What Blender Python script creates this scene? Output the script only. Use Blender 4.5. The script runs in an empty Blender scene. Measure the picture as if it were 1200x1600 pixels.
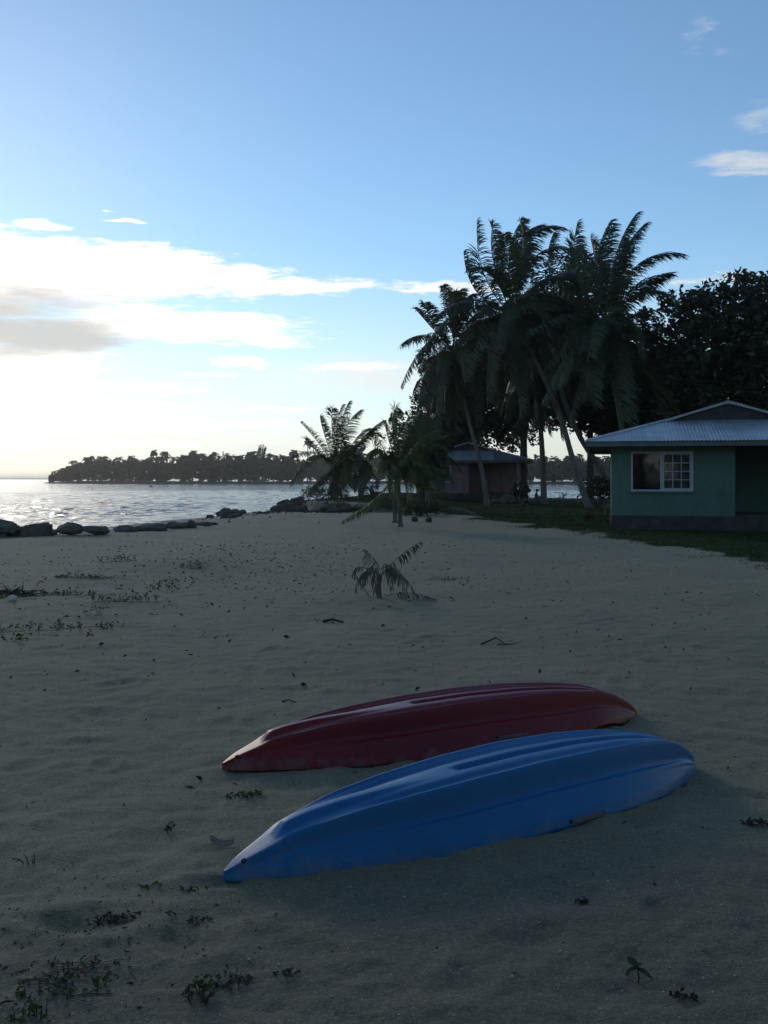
import bpy, bmesh, math, random
import numpy as np
from mathutils import Vector, Matrix

# ------------------------------------------------------------------ camera, sky, sun, exposure
scene = bpy.context.scene
R = math.radians
CAM_Z = 1.6
F = 1500.0            # focal length in photograph pixels (1200 x 1600 frame, horizon at row 748)

cam_data = bpy.data.cameras.new('camera')
cam = bpy.data.objects.new('camera', cam_data)
scene.collection.objects.link(cam)
cam.location = (0, 0, CAM_Z)
cam.rotation_euler = (R(90), 0, 0)
cam_data.sensor_fit = 'VERTICAL'
cam_data.sensor_height = 32.0
cam_data.sensor_width = 24.0
cam_data.lens = 30.0
cam_data.shift_y = -52.0 / 1600.0
cam_data.clip_start = 0.05
cam_data.clip_end = 40000
scene.camera = cam

SUN_AZ, SUN_EL = -25.0, 18.0     # degrees: left of the view direction, above the sea
SKY_STRENGTH = 0.15
EXPOSURE = 0.0

scene.view_settings.view_transform = 'Standard'
scene.view_settings.look = 'None'
scene.view_settings.gamma = 1.0
scene.view_settings.use_curve_mapping = False
scene.view_settings.exposure = EXPOSURE

world = bpy.data.worlds.new('World')
scene.world = world
world.use_nodes = True


class X:
    """tiny wrapper: arithmetic on shader sockets"""
    nt = None

    def __init__(self, s): self.s = s

    @staticmethod
    def node(op, *args, clamp=False):
        n = X.nt.nodes.new('ShaderNodeMath'); n.operation = op; n.use_clamp = clamp
        for i, a in enumerate(args):
            if isinstance(a, X): X.nt.links.new(a.s, n.inputs[i])
            else: n.inputs[i].default_value = a
        return X(n.outputs[0])

    def __add__(s, o): return X.node('ADD', s, o)
    def __radd__(s, o): return X.node('ADD', o, s)
    def __sub__(s, o): return X.node('SUBTRACT', s, o)
    def __rsub__(s, o): return X.node('SUBTRACT', o, s)
    def __mul__(s, o): return X.node('MULTIPLY', s, o)
    def __rmul__(s, o): return X.node('MULTIPLY', o, s)
    def __truediv__(s, o): return X.node('DIVIDE', s, o)


def sstep(x, a, b):
    n = X.nt.nodes.new('ShaderNodeMapRange'); n.interpolation_type = 'SMOOTHSTEP'
    X.nt.links.new(x.s, n.inputs['Value'])
    n.inputs['From Min'].default_value = a; n.inputs['From Max'].default_value = b
    return X(n.outputs['Result'])


def build_world():
    nt = world.node_tree; nt.nodes.clear(); X.nt = nt
    out = nt.nodes.new('ShaderNodeOutputWorld')
    bg = nt.nodes.new('ShaderNodeBackground'); bg.inputs['Strength'].default_value = SKY_STRENGTH
    nt.links.new(bg.outputs[0], out.inputs['Surface'])
    sky = nt.nodes.new('ShaderNodeTexSky'); sky.sky_type = 'NISHITA'; sky.sun_disc = False
    sky.sun_elevation = R(SUN_EL); sky.sun_rotation = R(SUN_AZ)
    sky.altitude = 0; sky.air_density = 1.0; sky.dust_density = 0.07; sky.ozone_density = 4.0
    tc = nt.nodes.new('ShaderNodeTexCoord')
    sep = nt.nodes.new('ShaderNodeSeparateXYZ'); nt.links.new(tc.outputs['Generated'], sep.inputs[0])
    dx, dy, dz = (X(sep.outputs[i]) for i in range(3))
    az = X.node('ARCTAN2', dx, dy)
    el = X.node('ARCSINE', dz)
    comb = nt.nodes.new('ShaderNodeCombineXYZ')
    nt.links.new((az * 1.0).s, comb.inputs[0]); nt.links.new((el * 4.5).s, comb.inputs[1])

    def noise(scale, detail, rough, off=0.0, dist=0.0):
        mp = nt.nodes.new('ShaderNodeMapping'); mp.inputs['Location'].default_value = (off, off * 0.7, off * 0.3)
        nt.links.new(comb.outputs[0], mp.inputs[0])
        n = nt.nodes.new('ShaderNodeTexNoise'); n.inputs['Scale'].default_value = scale
        n.inputs['Detail'].default_value = detail; n.inputs['Roughness'].default_value = rough
        n.inputs['Distortion'].default_value = dist
        nt.links.new(mp.outputs[0], n.inputs['Vector']); return X(n.outputs['Fac'])
    n1 = noise(7, 5, 0.6, 3.1); n2 = noise(9, 5, 0.6, 11.7); n3 = noise(16, 8, 0.68, 5.3, 0.4); n4 = noise(40, 6, 0.65, 8.8, 0.3)
    waz = az + (n1 - 0.5) * 0.10
    wel = el + (n2 - 0.5) * 0.035

    def patch(px, py, hw, hh, k):
        a = math.atan((px - 600) / F); e = math.atan((748 - py) / F * math.cos(a))
        u = (waz - a) * (F / hw); v = (wel - e) * (F / hh)
        return X.node('MAXIMUM', (1.0 - (u * u + v * v)) * k, -1.5)

    def union(L):
        r = patch(*L[0])
        for p in L[1:]: r = X.node('MAXIMUM', r, patch(*p))
        return r
    thick = union([(-130, 405, 400, 72, 1.7), (220, 425, 260, 48, 1.5), (430, 446, 190, 24, 1.25), (690, 450, 130, 15, .95),
                   (300, 505, 210, 34, 1.3), (400, 528, 110, 16, 1.1), (-150, 560, 330, 60, 1.1),
                   (190, 342, 34, 6, 1.1), (70, 350, 70, 10, 1.0), (400, 567, 80, 7, .85), (1090, 441, 90, 9, .8),
                   (100, 604, 270, 16, 1.0), (440, 636, 95, 6, .8), (-60, 655, 300, 16, .9), (330, 662, 200, 8, .8), (180, 636, 190, 7, .8), (130, 697, 300, 9, .85), (470, 694, 170, 6, .75), (560, 573, 100, 9, .8), (350, 585, 150, 8, .8)])
    thin = union([(560, 590, 230, 42, .8), (250, 700, 520, 34, .9), (-200, 640, 420, 110, .8), (1190, 185, 90, 24, .45), (1190, 250, 120, 16, .85), (1170, 268, 60, 7, .8),
                  (1088, 50, 18, 36, .4), (1130, 90, 22, 10, .4), (1000, 640, 500, 60, .55), (720, 690, 260, 40, .6)])
    thick_a = sstep(thick + (n3 - 0.5) * 2.3 + (n4 - 0.5) * 1.8, 0.18, 1.05)
    thin_a = sstep(thin + (n3 - 0.5) * 1.5, 0.12, 1.15)
    grey = union([(20, 470, 150, 36, 1.0), (60, 522, 190, 34, 1.4), (-120, 510, 220, 60, 1.3)])
    grey_a = sstep(grey + (n3 - 0.5) * 1.7 + (n4 - 0.5) * 0.5, 0.0, 1.25)
    # angle to the sun: clouds are brightest close to it
    s = (math.sin(R(SUN_AZ)) * math.cos(R(SUN_EL)), math.cos(R(SUN_AZ)) * math.cos(R(SUN_EL)), math.sin(R(SUN_EL)))
    dot = dx * s[0] + dy * s[1] + dz * s[2]
    glow = sstep(dot, 0.75, 1.0)
    cloud_l = glow * glow * 1.5 + glow * 1.0 + 5.9
    grey_l = glow * 0.7 + 3.7

    def rgb(l, c):
        n = nt.nodes.new('ShaderNodeVectorMath'); n.operation = 'SCALE'
        n.inputs[0].default_value = c; nt.links.new(l.s, n.inputs['Scale']); return n.outputs[0]

    def mix(f, a, b):
        n = nt.nodes.new('ShaderNodeMix'); n.data_type = 'RGBA'
        nt.links.new(f.s, n.inputs[0]); nt.links.new(a, n.inputs[6]); nt.links.new(b, n.inputs[7]); return n.outputs[2]
    wb = nt.nodes.new('ShaderNodeVectorMath'); wb.operation = 'MULTIPLY'; wb.inputs[1].default_value = (1.02, 1.005, 0.93)   # daylight white balance
    nt.links.new(sky.outputs[0], wb.inputs[0])
    # hazy air low over the sea, all round the horizon
    veil = (1.0 - sstep(el, -0.02, 0.24)) * 0.72
    c = mix(veil, wb.outputs[0], rgb(glow * 2.0 + 4.65, (0.975, 1.0, 0.99)))
    c = mix(thin_a * 0.8, c, rgb(glow * 1.3 + 5.4, (1.0, 0.995, 0.955)))
    c = mix(thick_a, c, rgb(cloud_l, (1.0, 0.985, 0.95)))
    c = mix(grey_a * 0.9, c, rgb(grey_l, (0.99, 0.97, 0.93)))
    nt.links.new(c, bg.inputs['Color'])


build_world()

sun_data = bpy.data.lights.new('sun', 'SUN')
sun_data.energy = 0.5
sun_data.angle = R(12)
sun_data.color = (1.0, 0.9, 0.76)
sun = bpy.data.objects.new('sun', sun_data)
scene.collection.objects.link(sun)
_sd = Vector((math.sin(R(SUN_AZ)) * math.cos(R(SUN_EL)), math.cos(R(SUN_AZ)) * math.cos(R(SUN_EL)), math.sin(R(SUN_EL))))
sun.rotation_euler = _sd.to_track_quat('Z', 'Y').to_euler()

# ------------------------------------------------------------------ helpers
COL = scene.collection
rng = np.random.RandomState(7)


def W(px, py, d):
    """world point seen at photograph pixel (px, py) at distance d"""
    return Vector(((px - 600) / F * d, d, CAM_Z - (py - 748) / F * d))


def tag(o, label=None, cat=None, group=None, kind=None):
    if label: o['label'] = label
    if cat: o['category'] = cat
    if group: o['group'] = group
    if kind: o['kind'] = kind
    return o


def empty(name, loc, rz=0.0):
    o = bpy.data.objects.new(name, None); COL.objects.link(o)
    o.location = loc; o.rotation_euler = (0, 0, rz); o.empty_display_size = 0.2
    return o


def link(name, me, mat=None, parent=None, loc=None, smooth=False):
    o = bpy.data.objects.new(name, me); COL.objects.link(o)
    if mat and not me.materials: me.materials.append(mat)
    if parent: o.parent = parent
    if loc is not None: o.location = loc
    if smooth: me.polygons.foreach_set('use_smooth', [True] * len(me.polygons))
    return o


def np_mesh(name, V, quads=None, tris=None):
    """mesh from numpy arrays (quick)"""
    V = np.asarray(V, dtype=np.float32)
    q = np.zeros((0, 4), np.int32) if quads is None else np.asarray(quads, np.int32).reshape(-1, 4)
    t = np.zeros((0, 3), np.int32) if tris is None else np.asarray(tris, np.int32).reshape(-1, 3)
    me = bpy.data.meshes.new(name)
    me.vertices.add(len(V)); me.vertices.foreach_set('co', V.ravel())
    nl = q.size + t.size; me.loops.add(nl)
    me.loops.foreach_set('vertex_index', np.concatenate([q.ravel(), t.ravel()]).astype(np.int32))
    me.polygons.add(len(q) + len(t))
    starts = np.concatenate([np.arange(len(q)) * 4, q.size + np.arange(len(t)) * 3]).astype(np.int32)
    me.polygons.foreach_set('loop_start', starts)
    me.update(calc_edges=True); me.validate()
    return me


class MB:
    """collects simple shapes into one mesh"""

    def __init__(self): self.v = []; self.f = []

    def add(self, vs, fs):
        b = len(self.v); self.v += [tuple(p) for p in vs]; self.f += [tuple(i + b for i in f) for f in fs]; return self

    def box(self, a, b):
        x0, y0, z0 = a; x1, y1, z1 = b
        return self.add([(x0, y0, z0), (x1, y0, z0), (x1, y1, z0), (x0, y1, z0), (x0, y0, z1), (x1, y0, z1), (x1, y1, z1), (x0, y1, z1)],
                        [(0, 3, 2, 1), (4, 5, 6, 7), (0, 1, 5, 4), (1, 2, 6, 5), (2, 3, 7, 6), (3, 0, 4, 7)])

    def tube(self, pts, radii, sides=6, cap=True):
        pts = [Vector(p) for p in pts]; n = len(pts); vs = []; fs = []
        prev = None
        for i, p in enumerate(pts):
            t = (pts[min(i + 1, n - 1)] - pts[max(i - 1, 0)])
            t = t.normalized() if t.length > 1e-9 else Vector((0, 0, 1))
            if prev is None: u = t.orthogonal().normalized()
            else:
                u = prev - t * prev.dot(t)
                u = u.normalized() if u.length > 1e-6 else t.orthogonal().normalized()
            prev = u; w = t.cross(u)
            for k in range(sides):
                a = 2 * math.pi * k / sides
                vs.append(p + (u * math.cos(a) + w * math.sin(a)) * radii[i])
        for i in range(n - 1):
            for k in range(sides):
                k2 = (k + 1) % sides
                fs.append((i * sides + k, i * sides + k2, (i + 1) * sides + k2, (i + 1) * sides + k))
        if cap:
            fs.append(tuple(range(sides))[::-1]); fs.append(tuple((n - 1) * sides + k for k in range(sides)))
        return self.add(vs, fs)

    def bar(self, a, b, w, h):
        a = Vector(a); b = Vector(b); t = (b - a).normalized()
        s = t.cross(Vector((0, 0, 1))); s = s.normalized() if s.length > 1e-6 else Vector((1, 0, 0)); u = s.cross(t)
        vs = []
        for p in (a, b):
            for sx, sz in ((-1, -1), (1, -1), (1, 1), (-1, 1)): vs.append(p + s * sx * w / 2 + u * sz * h / 2)
        return self.add(vs, [(0, 1, 2, 3), (7, 6, 5, 4), (0, 4, 5, 1), (1, 5, 6, 2), (2, 6, 7, 3), (3, 7, 4, 0)])

    def mesh(self, name):
        me = bpy.data.meshes.new(name); me.from_pydata(self.v, [], self.f); me.update(); return me

    def build(self, name, mat, parent=None, smooth=False, loc=None):
        return link(name, self.mesh(name), mat, parent, loc, smooth)


def perlin(x, y, seed=0):
    x = np.asarray(x, float); y = np.asarray(y, float)
    xi = np.floor(x).astype(np.int64); yi = np.floor(y).astype(np.int64)
    xf = x - xi; yf = y - yi

    def g(ix, iy):
        h = (ix * 374761393 + iy * 668265263 + seed * 1274126177) & 0xffffffff
        h = ((h ^ (h >> 13)) * 1274126177) & 0xffffffff; h = h ^ (h >> 16)
        a = (h % 3600) * (2 * np.pi / 3600.0); return np.cos(a), np.sin(a)
    u = xf * xf * xf * (xf * (xf * 6 - 15) + 10); v = yf * yf * yf * (yf * (yf * 6 - 15) + 10)
    g00 = g(xi, yi); g10 = g(xi + 1, yi); g01 = g(xi, yi + 1); g11 = g(xi + 1, yi + 1)
    n00 = g00[0] * xf + g00[1] * yf; n10 = g10[0] * (xf - 1) + g10[1] * yf
    n01 = g01[0] * xf + g01[1] * (yf - 1); n11 = g11[0] * (xf - 1) + g11[1] * (yf - 1)
    return (n00 * (1 - u) + n10 * u) * (1 - v) + (n01 * (1 - u) + n11 * u) * v * 1.0


def fbm(x, y, seed, octv=4):
    r = 0; a = 1.0
    for k in range(octv):
        r = r + a * perlin(x * 2 ** k, y * 2 ** k, seed + k); a *= 0.5
    return r


def smooth(x, a, b):
    t = np.clip((np.asarray(x, float) - a) / (b - a), 0, 1); return t * t * (3 - 2 * t)


def poly_sdf(px, py, poly):
    """signed distance, positive inside"""
    px = np.asarray(px, float); py = np.asarray(py, float)
    d = np.full(px.shape, 1e18); ins = np.zeros(px.shape, bool); n = len(poly)
    for i in range(n):
        ax, ay = poly[i]; bx, by = poly[(i + 1) % n]
        ex, ey = bx - ax, by - ay; wx, wy = px - ax, py - ay
        t = np.clip((wx * ex + wy * ey) / (ex * ex + ey * ey), 0, 1)
        d = np.minimum(d, (wx - ex * t) ** 2 + (wy - ey * t) ** 2)
        c = ((ay <= py) & (by > py)) | ((by <= py) & (ay > py))
        with np.errstate(divide='ignore', invalid='ignore'):
            xx = ax + (py - ay) / (by - ay if by != ay else 1e-9) * ex
        ins ^= c & (px < xx)
    return np.where(ins, np.sqrt(d), -np.sqrt(d))


# ------------------------------------------------------------------ materials
def new_mat(name):
    m = bpy.data.materials.new(name); m.use_nodes = True
    return m, m.node_tree, m.node_tree.nodes['Principled BSDF']


def noise_mat(name, c1, c2, scale=5.0, rough=0.8, spec=0.3, bump=0.0, bump_scale=None, detail=4, stretch=None, bump_dist=0.02, trans=0.0, vary=0.0, grime=0.0):
    m, nt, b = new_mat(name)
    tc = nt.nodes.new('ShaderNodeTexCoord'); src = tc.outputs['Object']
    if stretch:
        mp = nt.nodes.new('ShaderNodeMapping'); mp.inputs['Scale'].default_value = stretch
        nt.links.new(src, mp.inputs[0]); src = mp.outputs[0]
    n = nt.nodes.new('ShaderNodeTexNoise'); n.inputs['Scale'].default_value = scale; n.inputs['Detail'].default_value = detail
    n.inputs['Roughness'].default_value = 0.6
    nt.links.new(src, n.inputs['Vector'])
    r = nt.nodes.new('ShaderNodeValToRGB'); r.color_ramp.elements[0].position = 0.32; r.color_ramp.elements[1].position = 0.68
    r.color_ramp.elements[0].color = (*c1, 1); r.color_ramp.elements[1].color = (*c2, 1)
    nt.links.new(n.outputs['Fac'], r.inputs[0]); col = r.outputs[0]
    if vary:
        oi = nt.nodes.new('ShaderNodeObjectInfo'); hs = nt.nodes.new('ShaderNodeHueSaturation')
        X.nt = nt; v = X(oi.outputs['Random']) * (2 * vary) + (1 - vary)
        nt.links.new(v.s, hs.inputs['Value']); nt.links.new(col, hs.inputs['Color']); col = hs.outputs[0]
    if grime:   # rain streaks and grubby patches
        mp2 = nt.nodes.new('ShaderNodeMapping'); mp2.inputs['Scale'].default_value = (1.3, 1.3, .8); nt.links.new(tc.outputs['Object'], mp2.inputs[0])
        n3 = nt.nodes.new('ShaderNodeTexNoise'); n3.inputs['Scale'].default_value = 2.0; n3.inputs['Detail'].default_value = 7; n3.inputs['Roughness'].default_value = .65
        nt.links.new(mp2.outputs[0], n3.inputs['Vector']); X.nt = nt
        f3 = sstep(X(n3.outputs[0]), .42, .72) * grime
        mg = nt.nodes.new('ShaderNodeMix'); mg.data_type = 'RGBA'; nt.links.new(f3.s, mg.inputs[0]); nt.links.new(col, mg.inputs[6]); mg.inputs[7].default_value = (.05, .055, .045, 1); col = mg.outputs[2]
    nt.links.new(col, b.inputs['Base Color'])
    b.inputs['Roughness'].default_value = rough; b.inputs['Specular IOR Level'].default_value = spec
    if bump:
        n2 = nt.nodes.new('ShaderNodeTexNoise'); n2.inputs['Scale'].default_value = bump_scale or scale * 4; n2.inputs['Detail'].default_value = 5
        nt.links.new(src, n2.inputs['Vector'])
        bp = nt.nodes.new('ShaderNodeBump'); bp.inputs['Strength'].default_value = bump; bp.inputs['Distance'].default_value = bump_dist
        nt.links.new(n2.outputs['Fac'], bp.inputs['Height']); nt.links.new(bp.outputs[0], b.inputs['Normal'])
    if trans:
        out = nt.nodes['Material Output']
        tl = nt.nodes.new('ShaderNodeBsdfTranslucent'); nt.links.new(col, tl.inputs['Color'])
        ms = nt.nodes.new('ShaderNodeMixShader'); ms.inputs[0].default_value = trans
        nt.links.new(b.outputs[0], ms.inputs[1]); nt.links.new(tl.outputs[0], ms.inputs[2]); nt.links.new(ms.outputs[0], out.inputs['Surface'])
    return m


M = {}
M['frond'] = noise_mat('palm_leaf', (.026, .042, .018), (.055, .078, .030), 1.2, .5, .4, trans=.2, vary=.25)
M['frond_young'] = noise_mat('young_palm_leaf', (.032, .052, .018), (.075, .095, .030), 1.5, .5, .35, trans=.25, vary=.3)
M['frond_light'] = noise_mat('pale_palm_leaf', (.055, .080, .022), (.125, .150, .045), 1.5, .5, .35, trans=.3, vary=.3)  # lighter yellow-green leaf of the bushy young palm
M['frond_dry'] = noise_mat('dry_palm_leaf', (.085, .072, .050), (.20, .17, .12), 3, .7, .3, trans=.15, vary=.2)
M['rachis'] = noise_mat('palm_stalk', (.10, .10, .05), (.17, .15, .08), 3, .6, .3)
M['palm_trunk'] = noise_mat('palm_bark', (.10, .088, .074), (.19, .17, .15), 6, .9, .2, bump=.5, bump_scale=14, stretch=(1, 1, .35))
M['bark'] = noise_mat('tree_bark', (.055, .046, .036), (.11, .095, .08), 5, .9, .2, bump=.6, bump_scale=18)
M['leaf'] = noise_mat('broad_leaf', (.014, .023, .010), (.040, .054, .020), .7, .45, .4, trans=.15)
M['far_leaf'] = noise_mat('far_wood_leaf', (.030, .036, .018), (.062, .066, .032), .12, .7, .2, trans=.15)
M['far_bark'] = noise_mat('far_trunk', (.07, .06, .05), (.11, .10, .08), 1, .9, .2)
M['weed'] = noise_mat('weed_leaf', (.030, .055, .012), (.080, .115, .022), 9, .6, .3, trans=.25)
M['weed_red'] = noise_mat('reddish_weed_leaf', (.055, .045, .028), (.12, .085, .055), 9, .7, .3, trans=.2)
M['grass'] = noise_mat('grass_blade', (.024, .044, .013), (.040, .062, .019), .8, .8, .1, trans=.15)
M['rock'] = noise_mat('boulder_stone', (.062, .057, .044), (.125, .115, .09), 2.2, .9, .25, bump=.7, bump_scale=9, bump_dist=.05)
M['ledge_rock'] = noise_mat('ledge_stone', (.045, .040, .030), (.095, .084, .064), 1.8, .95, .2, bump=.8, bump_scale=6, bump_dist=.08)
M['litter'] = noise_mat('leaf_litter', (.030, .024, .018), (.085, .068, .048), 3, .9, .2)
M['shell'] = noise_mat('bleached_shell', (.42, .40, .36), (.62, .60, .55), 8, .6, .4)
M['wood'] = noise_mat('driftwood', (.045, .038, .030), (.10, .085, .068), 14, .9, .2, bump=.4)
M['coconut'] = noise_mat('coconut_husk', (.06, .042, .026), (.12, .085, .05), 10, .9, .2, bump=.4)
M['twig'] = noise_mat('dead_twig', (.05, .042, .034), (.09, .078, .062), 10, .9, .2)
M['dry_leaf'] = noise_mat('dry_leaf', (.18, .16, .13), (.34, .31, .26), 20, .7, .3, trans=.1)
M['green_paint'] = noise_mat('green_wall_paint', (.086, .152, .116), (.100, .174, .134), 1.6, .75, .25, bump=.15, bump_scale=40, grime=.25)
M['green_paint_b'] = noise_mat('green_panel_paint', (.094, .164, .126), (.106, .184, .142), 1.6, .75, .25, bump=.15, bump_scale=40, grime=.25)
M['pink_paint'] = noise_mat('pink_wall_paint', (.205, .148, .155), (.235, .17, .178), 1.6, .8, .25, bump=.15, bump_scale=40, grime=.3)
M['teal_panel'] = noise_mat('teal_shutter_paint', (.05, .15, .135), (.065, .175, .155), 2, .7, .3)
M['plinth'] = noise_mat('plinth_concrete', (.045, .042, .038), (.085, .08, .072), 2.5, .95, .15, bump=.4, bump_scale=22)
M['white_frame'] = noise_mat('white_frame_paint', (.36, .38, .37), (.42, .44, .43), 8, .5, .4)
M['fascia'] = noise_mat('fascia_board', (.10, .12, .11), (.15, .17, .155), 3, .8, .3)
M['dark_in'] = noise_mat('interior_paint', (.05, .065, .055), (.07, .085, .075), 2, .9, .2)
M['gable'] = noise_mat('gable_boarding', (.035, .038, .038), (.06, .062, .06), 3, .9, .2)
M['barge'] = noise_mat('barge_board', (.30, .30, .29), (.38, .38, .37), 4, .7, .3)
M['curtain'] = noise_mat('curtain_cloth', (.16, .17, .16), (.22, .23, .22), 6, .9, .1, stretch=(8, 1, .4))
M['block'] = noise_mat('block_stone', (.03, .03, .032), (.055, .055, .055), 3, .95, .2)
M['skin'] = noise_mat('skin', (.16, .09, .06), (.19, .11, .075), 6, .6, .3)
M['navy_cloth'] = noise_mat('navy_cloth', (.02, .028, .06), (.03, .04, .08), 8, .9, .1)
M['dark_cloth'] = noise_mat('dark_cloth', (.025, .025, .027), (.04, .04, .042), 8, .9, .1)
M['blue_cloth'] = noise_mat('blue_cloth', (.05, .09, .17), (.07, .115, .2), 8, .9, .1)
M['hair'] = noise_mat('hair', (.012, .010, .009), (.025, .02, .018), 30, .6, .4)
M['buoy_dark'] = noise_mat('marker_dark_paint', (.03, .03, .03), (.05, .05, .05), 4, .6, .3)
M['handle'] = noise_mat('webbing_handle', (.15, .13, .10), (.22, .195, .155), 18, .8, .2)
M['hole'] = noise_mat('rubber_plug', (.012, .012, .013), (.02, .02, .021), 9, .6, .3)


def metal_roof(name, c1, c2):
    m = noise_mat(name, c1, c2, 1.3, .42, .5, bump=.08, bump_scale=5, vary=.12, grime=.25)
    m.node_tree.nodes['Principled BSDF'].inputs['Metallic'].default_value = 0.55
    return m


M['roof'] = metal_roof('galvanised_roof', (.40, .42, .44), (.52, .54, .56))
M['roof_old'] = metal_roof('weathered_roof', (.20, .215, .23), (.28, .295, .31))


def glass_mat():
    m, nt, b = new_mat('window_glass'); nt.nodes.remove(b)
    out = nt.nodes['Material Output']
    tr = nt.nodes.new('ShaderNodeBsdfTransparent'); tr.inputs[0].default_value = (.82, .86, .85, 1)
    gl = nt.nodes.new('ShaderNodeBsdfGlossy'); gl.inputs['Roughness'].default_value = .04
    fr = nt.nodes.new('ShaderNodeFresnel'); fr.inputs[0].default_value = 1.5
    ms = nt.nodes.new('ShaderNodeMixShader')
    nt.links.new(fr.outputs[0], ms.inputs[0]); nt.links.new(tr.outputs[0], ms.inputs[1]); nt.links.new(gl.outputs[0], ms.inputs[2])
    nt.links.new(ms.outputs[0], out.inputs['Surface']); return m


M['glass'] = glass_mat()


def kayak_mat(name, c1, c2, rough):
    m, nt, b = new_mat(name); X.nt = nt
    tc = nt.nodes.new('ShaderNodeTexCoord')
    n = nt.nodes.new('ShaderNodeTexNoise'); n.inputs['Scale'].default_value = 2.2; n.inputs['Detail'].default_value = 6
    nt.links.new(tc.outputs['Object'], n.inputs['Vector'])
    r = nt.nodes.new('ShaderNodeValToRGB'); r.color_ramp.elements[0].color = (*c1, 1); r.color_ramp.elements[1].color = (*c2, 1)
    r.color_ramp.elements[0].position = .3; r.color_ramp.elements[1].position = .7
    nt.links.new(n.outputs[0], r.inputs[0])
    # sand dust: scratches run along the hull
    mp = nt.nodes.new('ShaderNodeMapping'); mp.inputs['Scale'].default_value = (1.5, 60, 60); nt.links.new(tc.outputs['Object'], mp.inputs[0])
    n2 = nt.nodes.new('ShaderNodeTexNoise'); n2.inputs['Scale'].default_value = 2.0; n2.inputs['Detail'].default_value = 8; n2.inputs['Roughness'].default_value = .7
    nt.links.new(mp.outputs[0], n2.inputs['Vector'])
    sp = nt.nodes.new('ShaderNodeSeparateXYZ'); nt.links.new(tc.outputs['Object'], sp.inputs[0])
    n5 = nt.nodes.new('ShaderNodeTexNoise'); n5.inputs['Scale'].default_value = 9; n5.inputs['Detail'].default_value = 8; n5.inputs['Roughness'].default_value = .75; nt.links.new(tc.outputs['Object'], n5.inputs['Vector'])
    low = (1.0 - sstep(X(sp.outputs[2]), .0, .11)) * .55
    dust = sstep(X(n5.outputs[0]) + low * .35, .60, .80) * .34
    f = X.node('MAXIMUM', sstep(X(n2.outputs[0]), .55, .74) * .30, dust)
    mx = nt.nodes.new('ShaderNodeMix'); mx.data_type = 'RGBA'; nt.links.new(f.s, mx.inputs[0]); nt.links.new(r.outputs[0], mx.inputs[6])
    mx.inputs[7].default_value = (.20, .19, .155, 1)
    nt.links.new(mx.outputs[2], b.inputs['Base Color'])
    rr = X(n.outputs[0]) * .25 + (rough - .12); nt.links.new(rr.s, b.inputs['Roughness'])
    b.inputs['Specular IOR Level'].default_value = .35
    n3 = nt.nodes.new('ShaderNodeTexNoise'); n3.inputs['Scale'].default_value = 240; nt.links.new(tc.outputs['Object'], n3.inputs['Vector'])
    bp = nt.nodes.new('ShaderNodeBump'); bp.inputs['Strength'].default_value = .12; bp.inputs['Distance'].default_value = .002
    nt.links.new((X(n3.outputs[0]) + X(n2.outputs[0]) * .6).s, bp.inputs['Height']); nt.links.new(bp.outputs[0], b.inputs['Normal'])
    return m


M['kayak_blue'] = kayak_mat('blue_hull_plastic', (.009, .122, .285), (.014, .147, .33), .38)
M['kayak_red'] = kayak_mat('red_hull_plastic', (.185, .010, .013), (.225, .014, .018), .38)

# ------------------------------------------------------------------ terrain
WATER_Z = -0.60
LAND = [(-900, -60), (-200, 10), (-60, 26), (-22, 31), (-15.5, 33), (-13.6, 38), (-12.6, 45), (-11.5, 51), (-10, 58), (-8.6, 65), (-7.6, 71),
        (-6.4, 76), (-5.2, 84), (-4.6, 92), (-2.6, 103), (2.5, 105), (8, 91), (13, 85), (22, 83), (40, 86), (110, 120), (900, 300), (900, -900), (-900, -900)]
LEDGE = [(-5.9, 57), (-4.9, 52), (-3.6, 48.5), (-1.5, 46), (2, 47), (7, 55), (7, 80), (2, 99), (-2.5, 98), (-3.6, 84), (-5.2, 70), (-6.3, 62)]
GRASS = [(40, 8), (12, 14), (8.2, 16.2), (6.9, 17.6), (6.4, 20), (5.9, 24.5), (5.0, 29), (4.0, 35), (2.6, 42), (1.2, 46.4), (-1.2, 46.5), (-3.2, 48.8), (-4.6, 52.3), (-5.7, 57.5), (-6.0, 62),
         (-5.0, 70), (-3.6, 84), (-3.2, 96), (2, 100), (8, 88), (14, 82.5), (22, 80), (40, 82), (80, 90), (80, 8)]
FOOT = []
_fr = np.random.RandomState(21)
for _k in range(150):
    _d = 3.0 + 15 * _fr.rand() ** 1.3; _a = _fr.uniform(-.5, .5)
    FOOT.append((_d * math.tan(_a), _d, _fr.uniform(.10, .19), _fr.uniform(0.006, .016), _fr.uniform(0, 3.14)))


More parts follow.
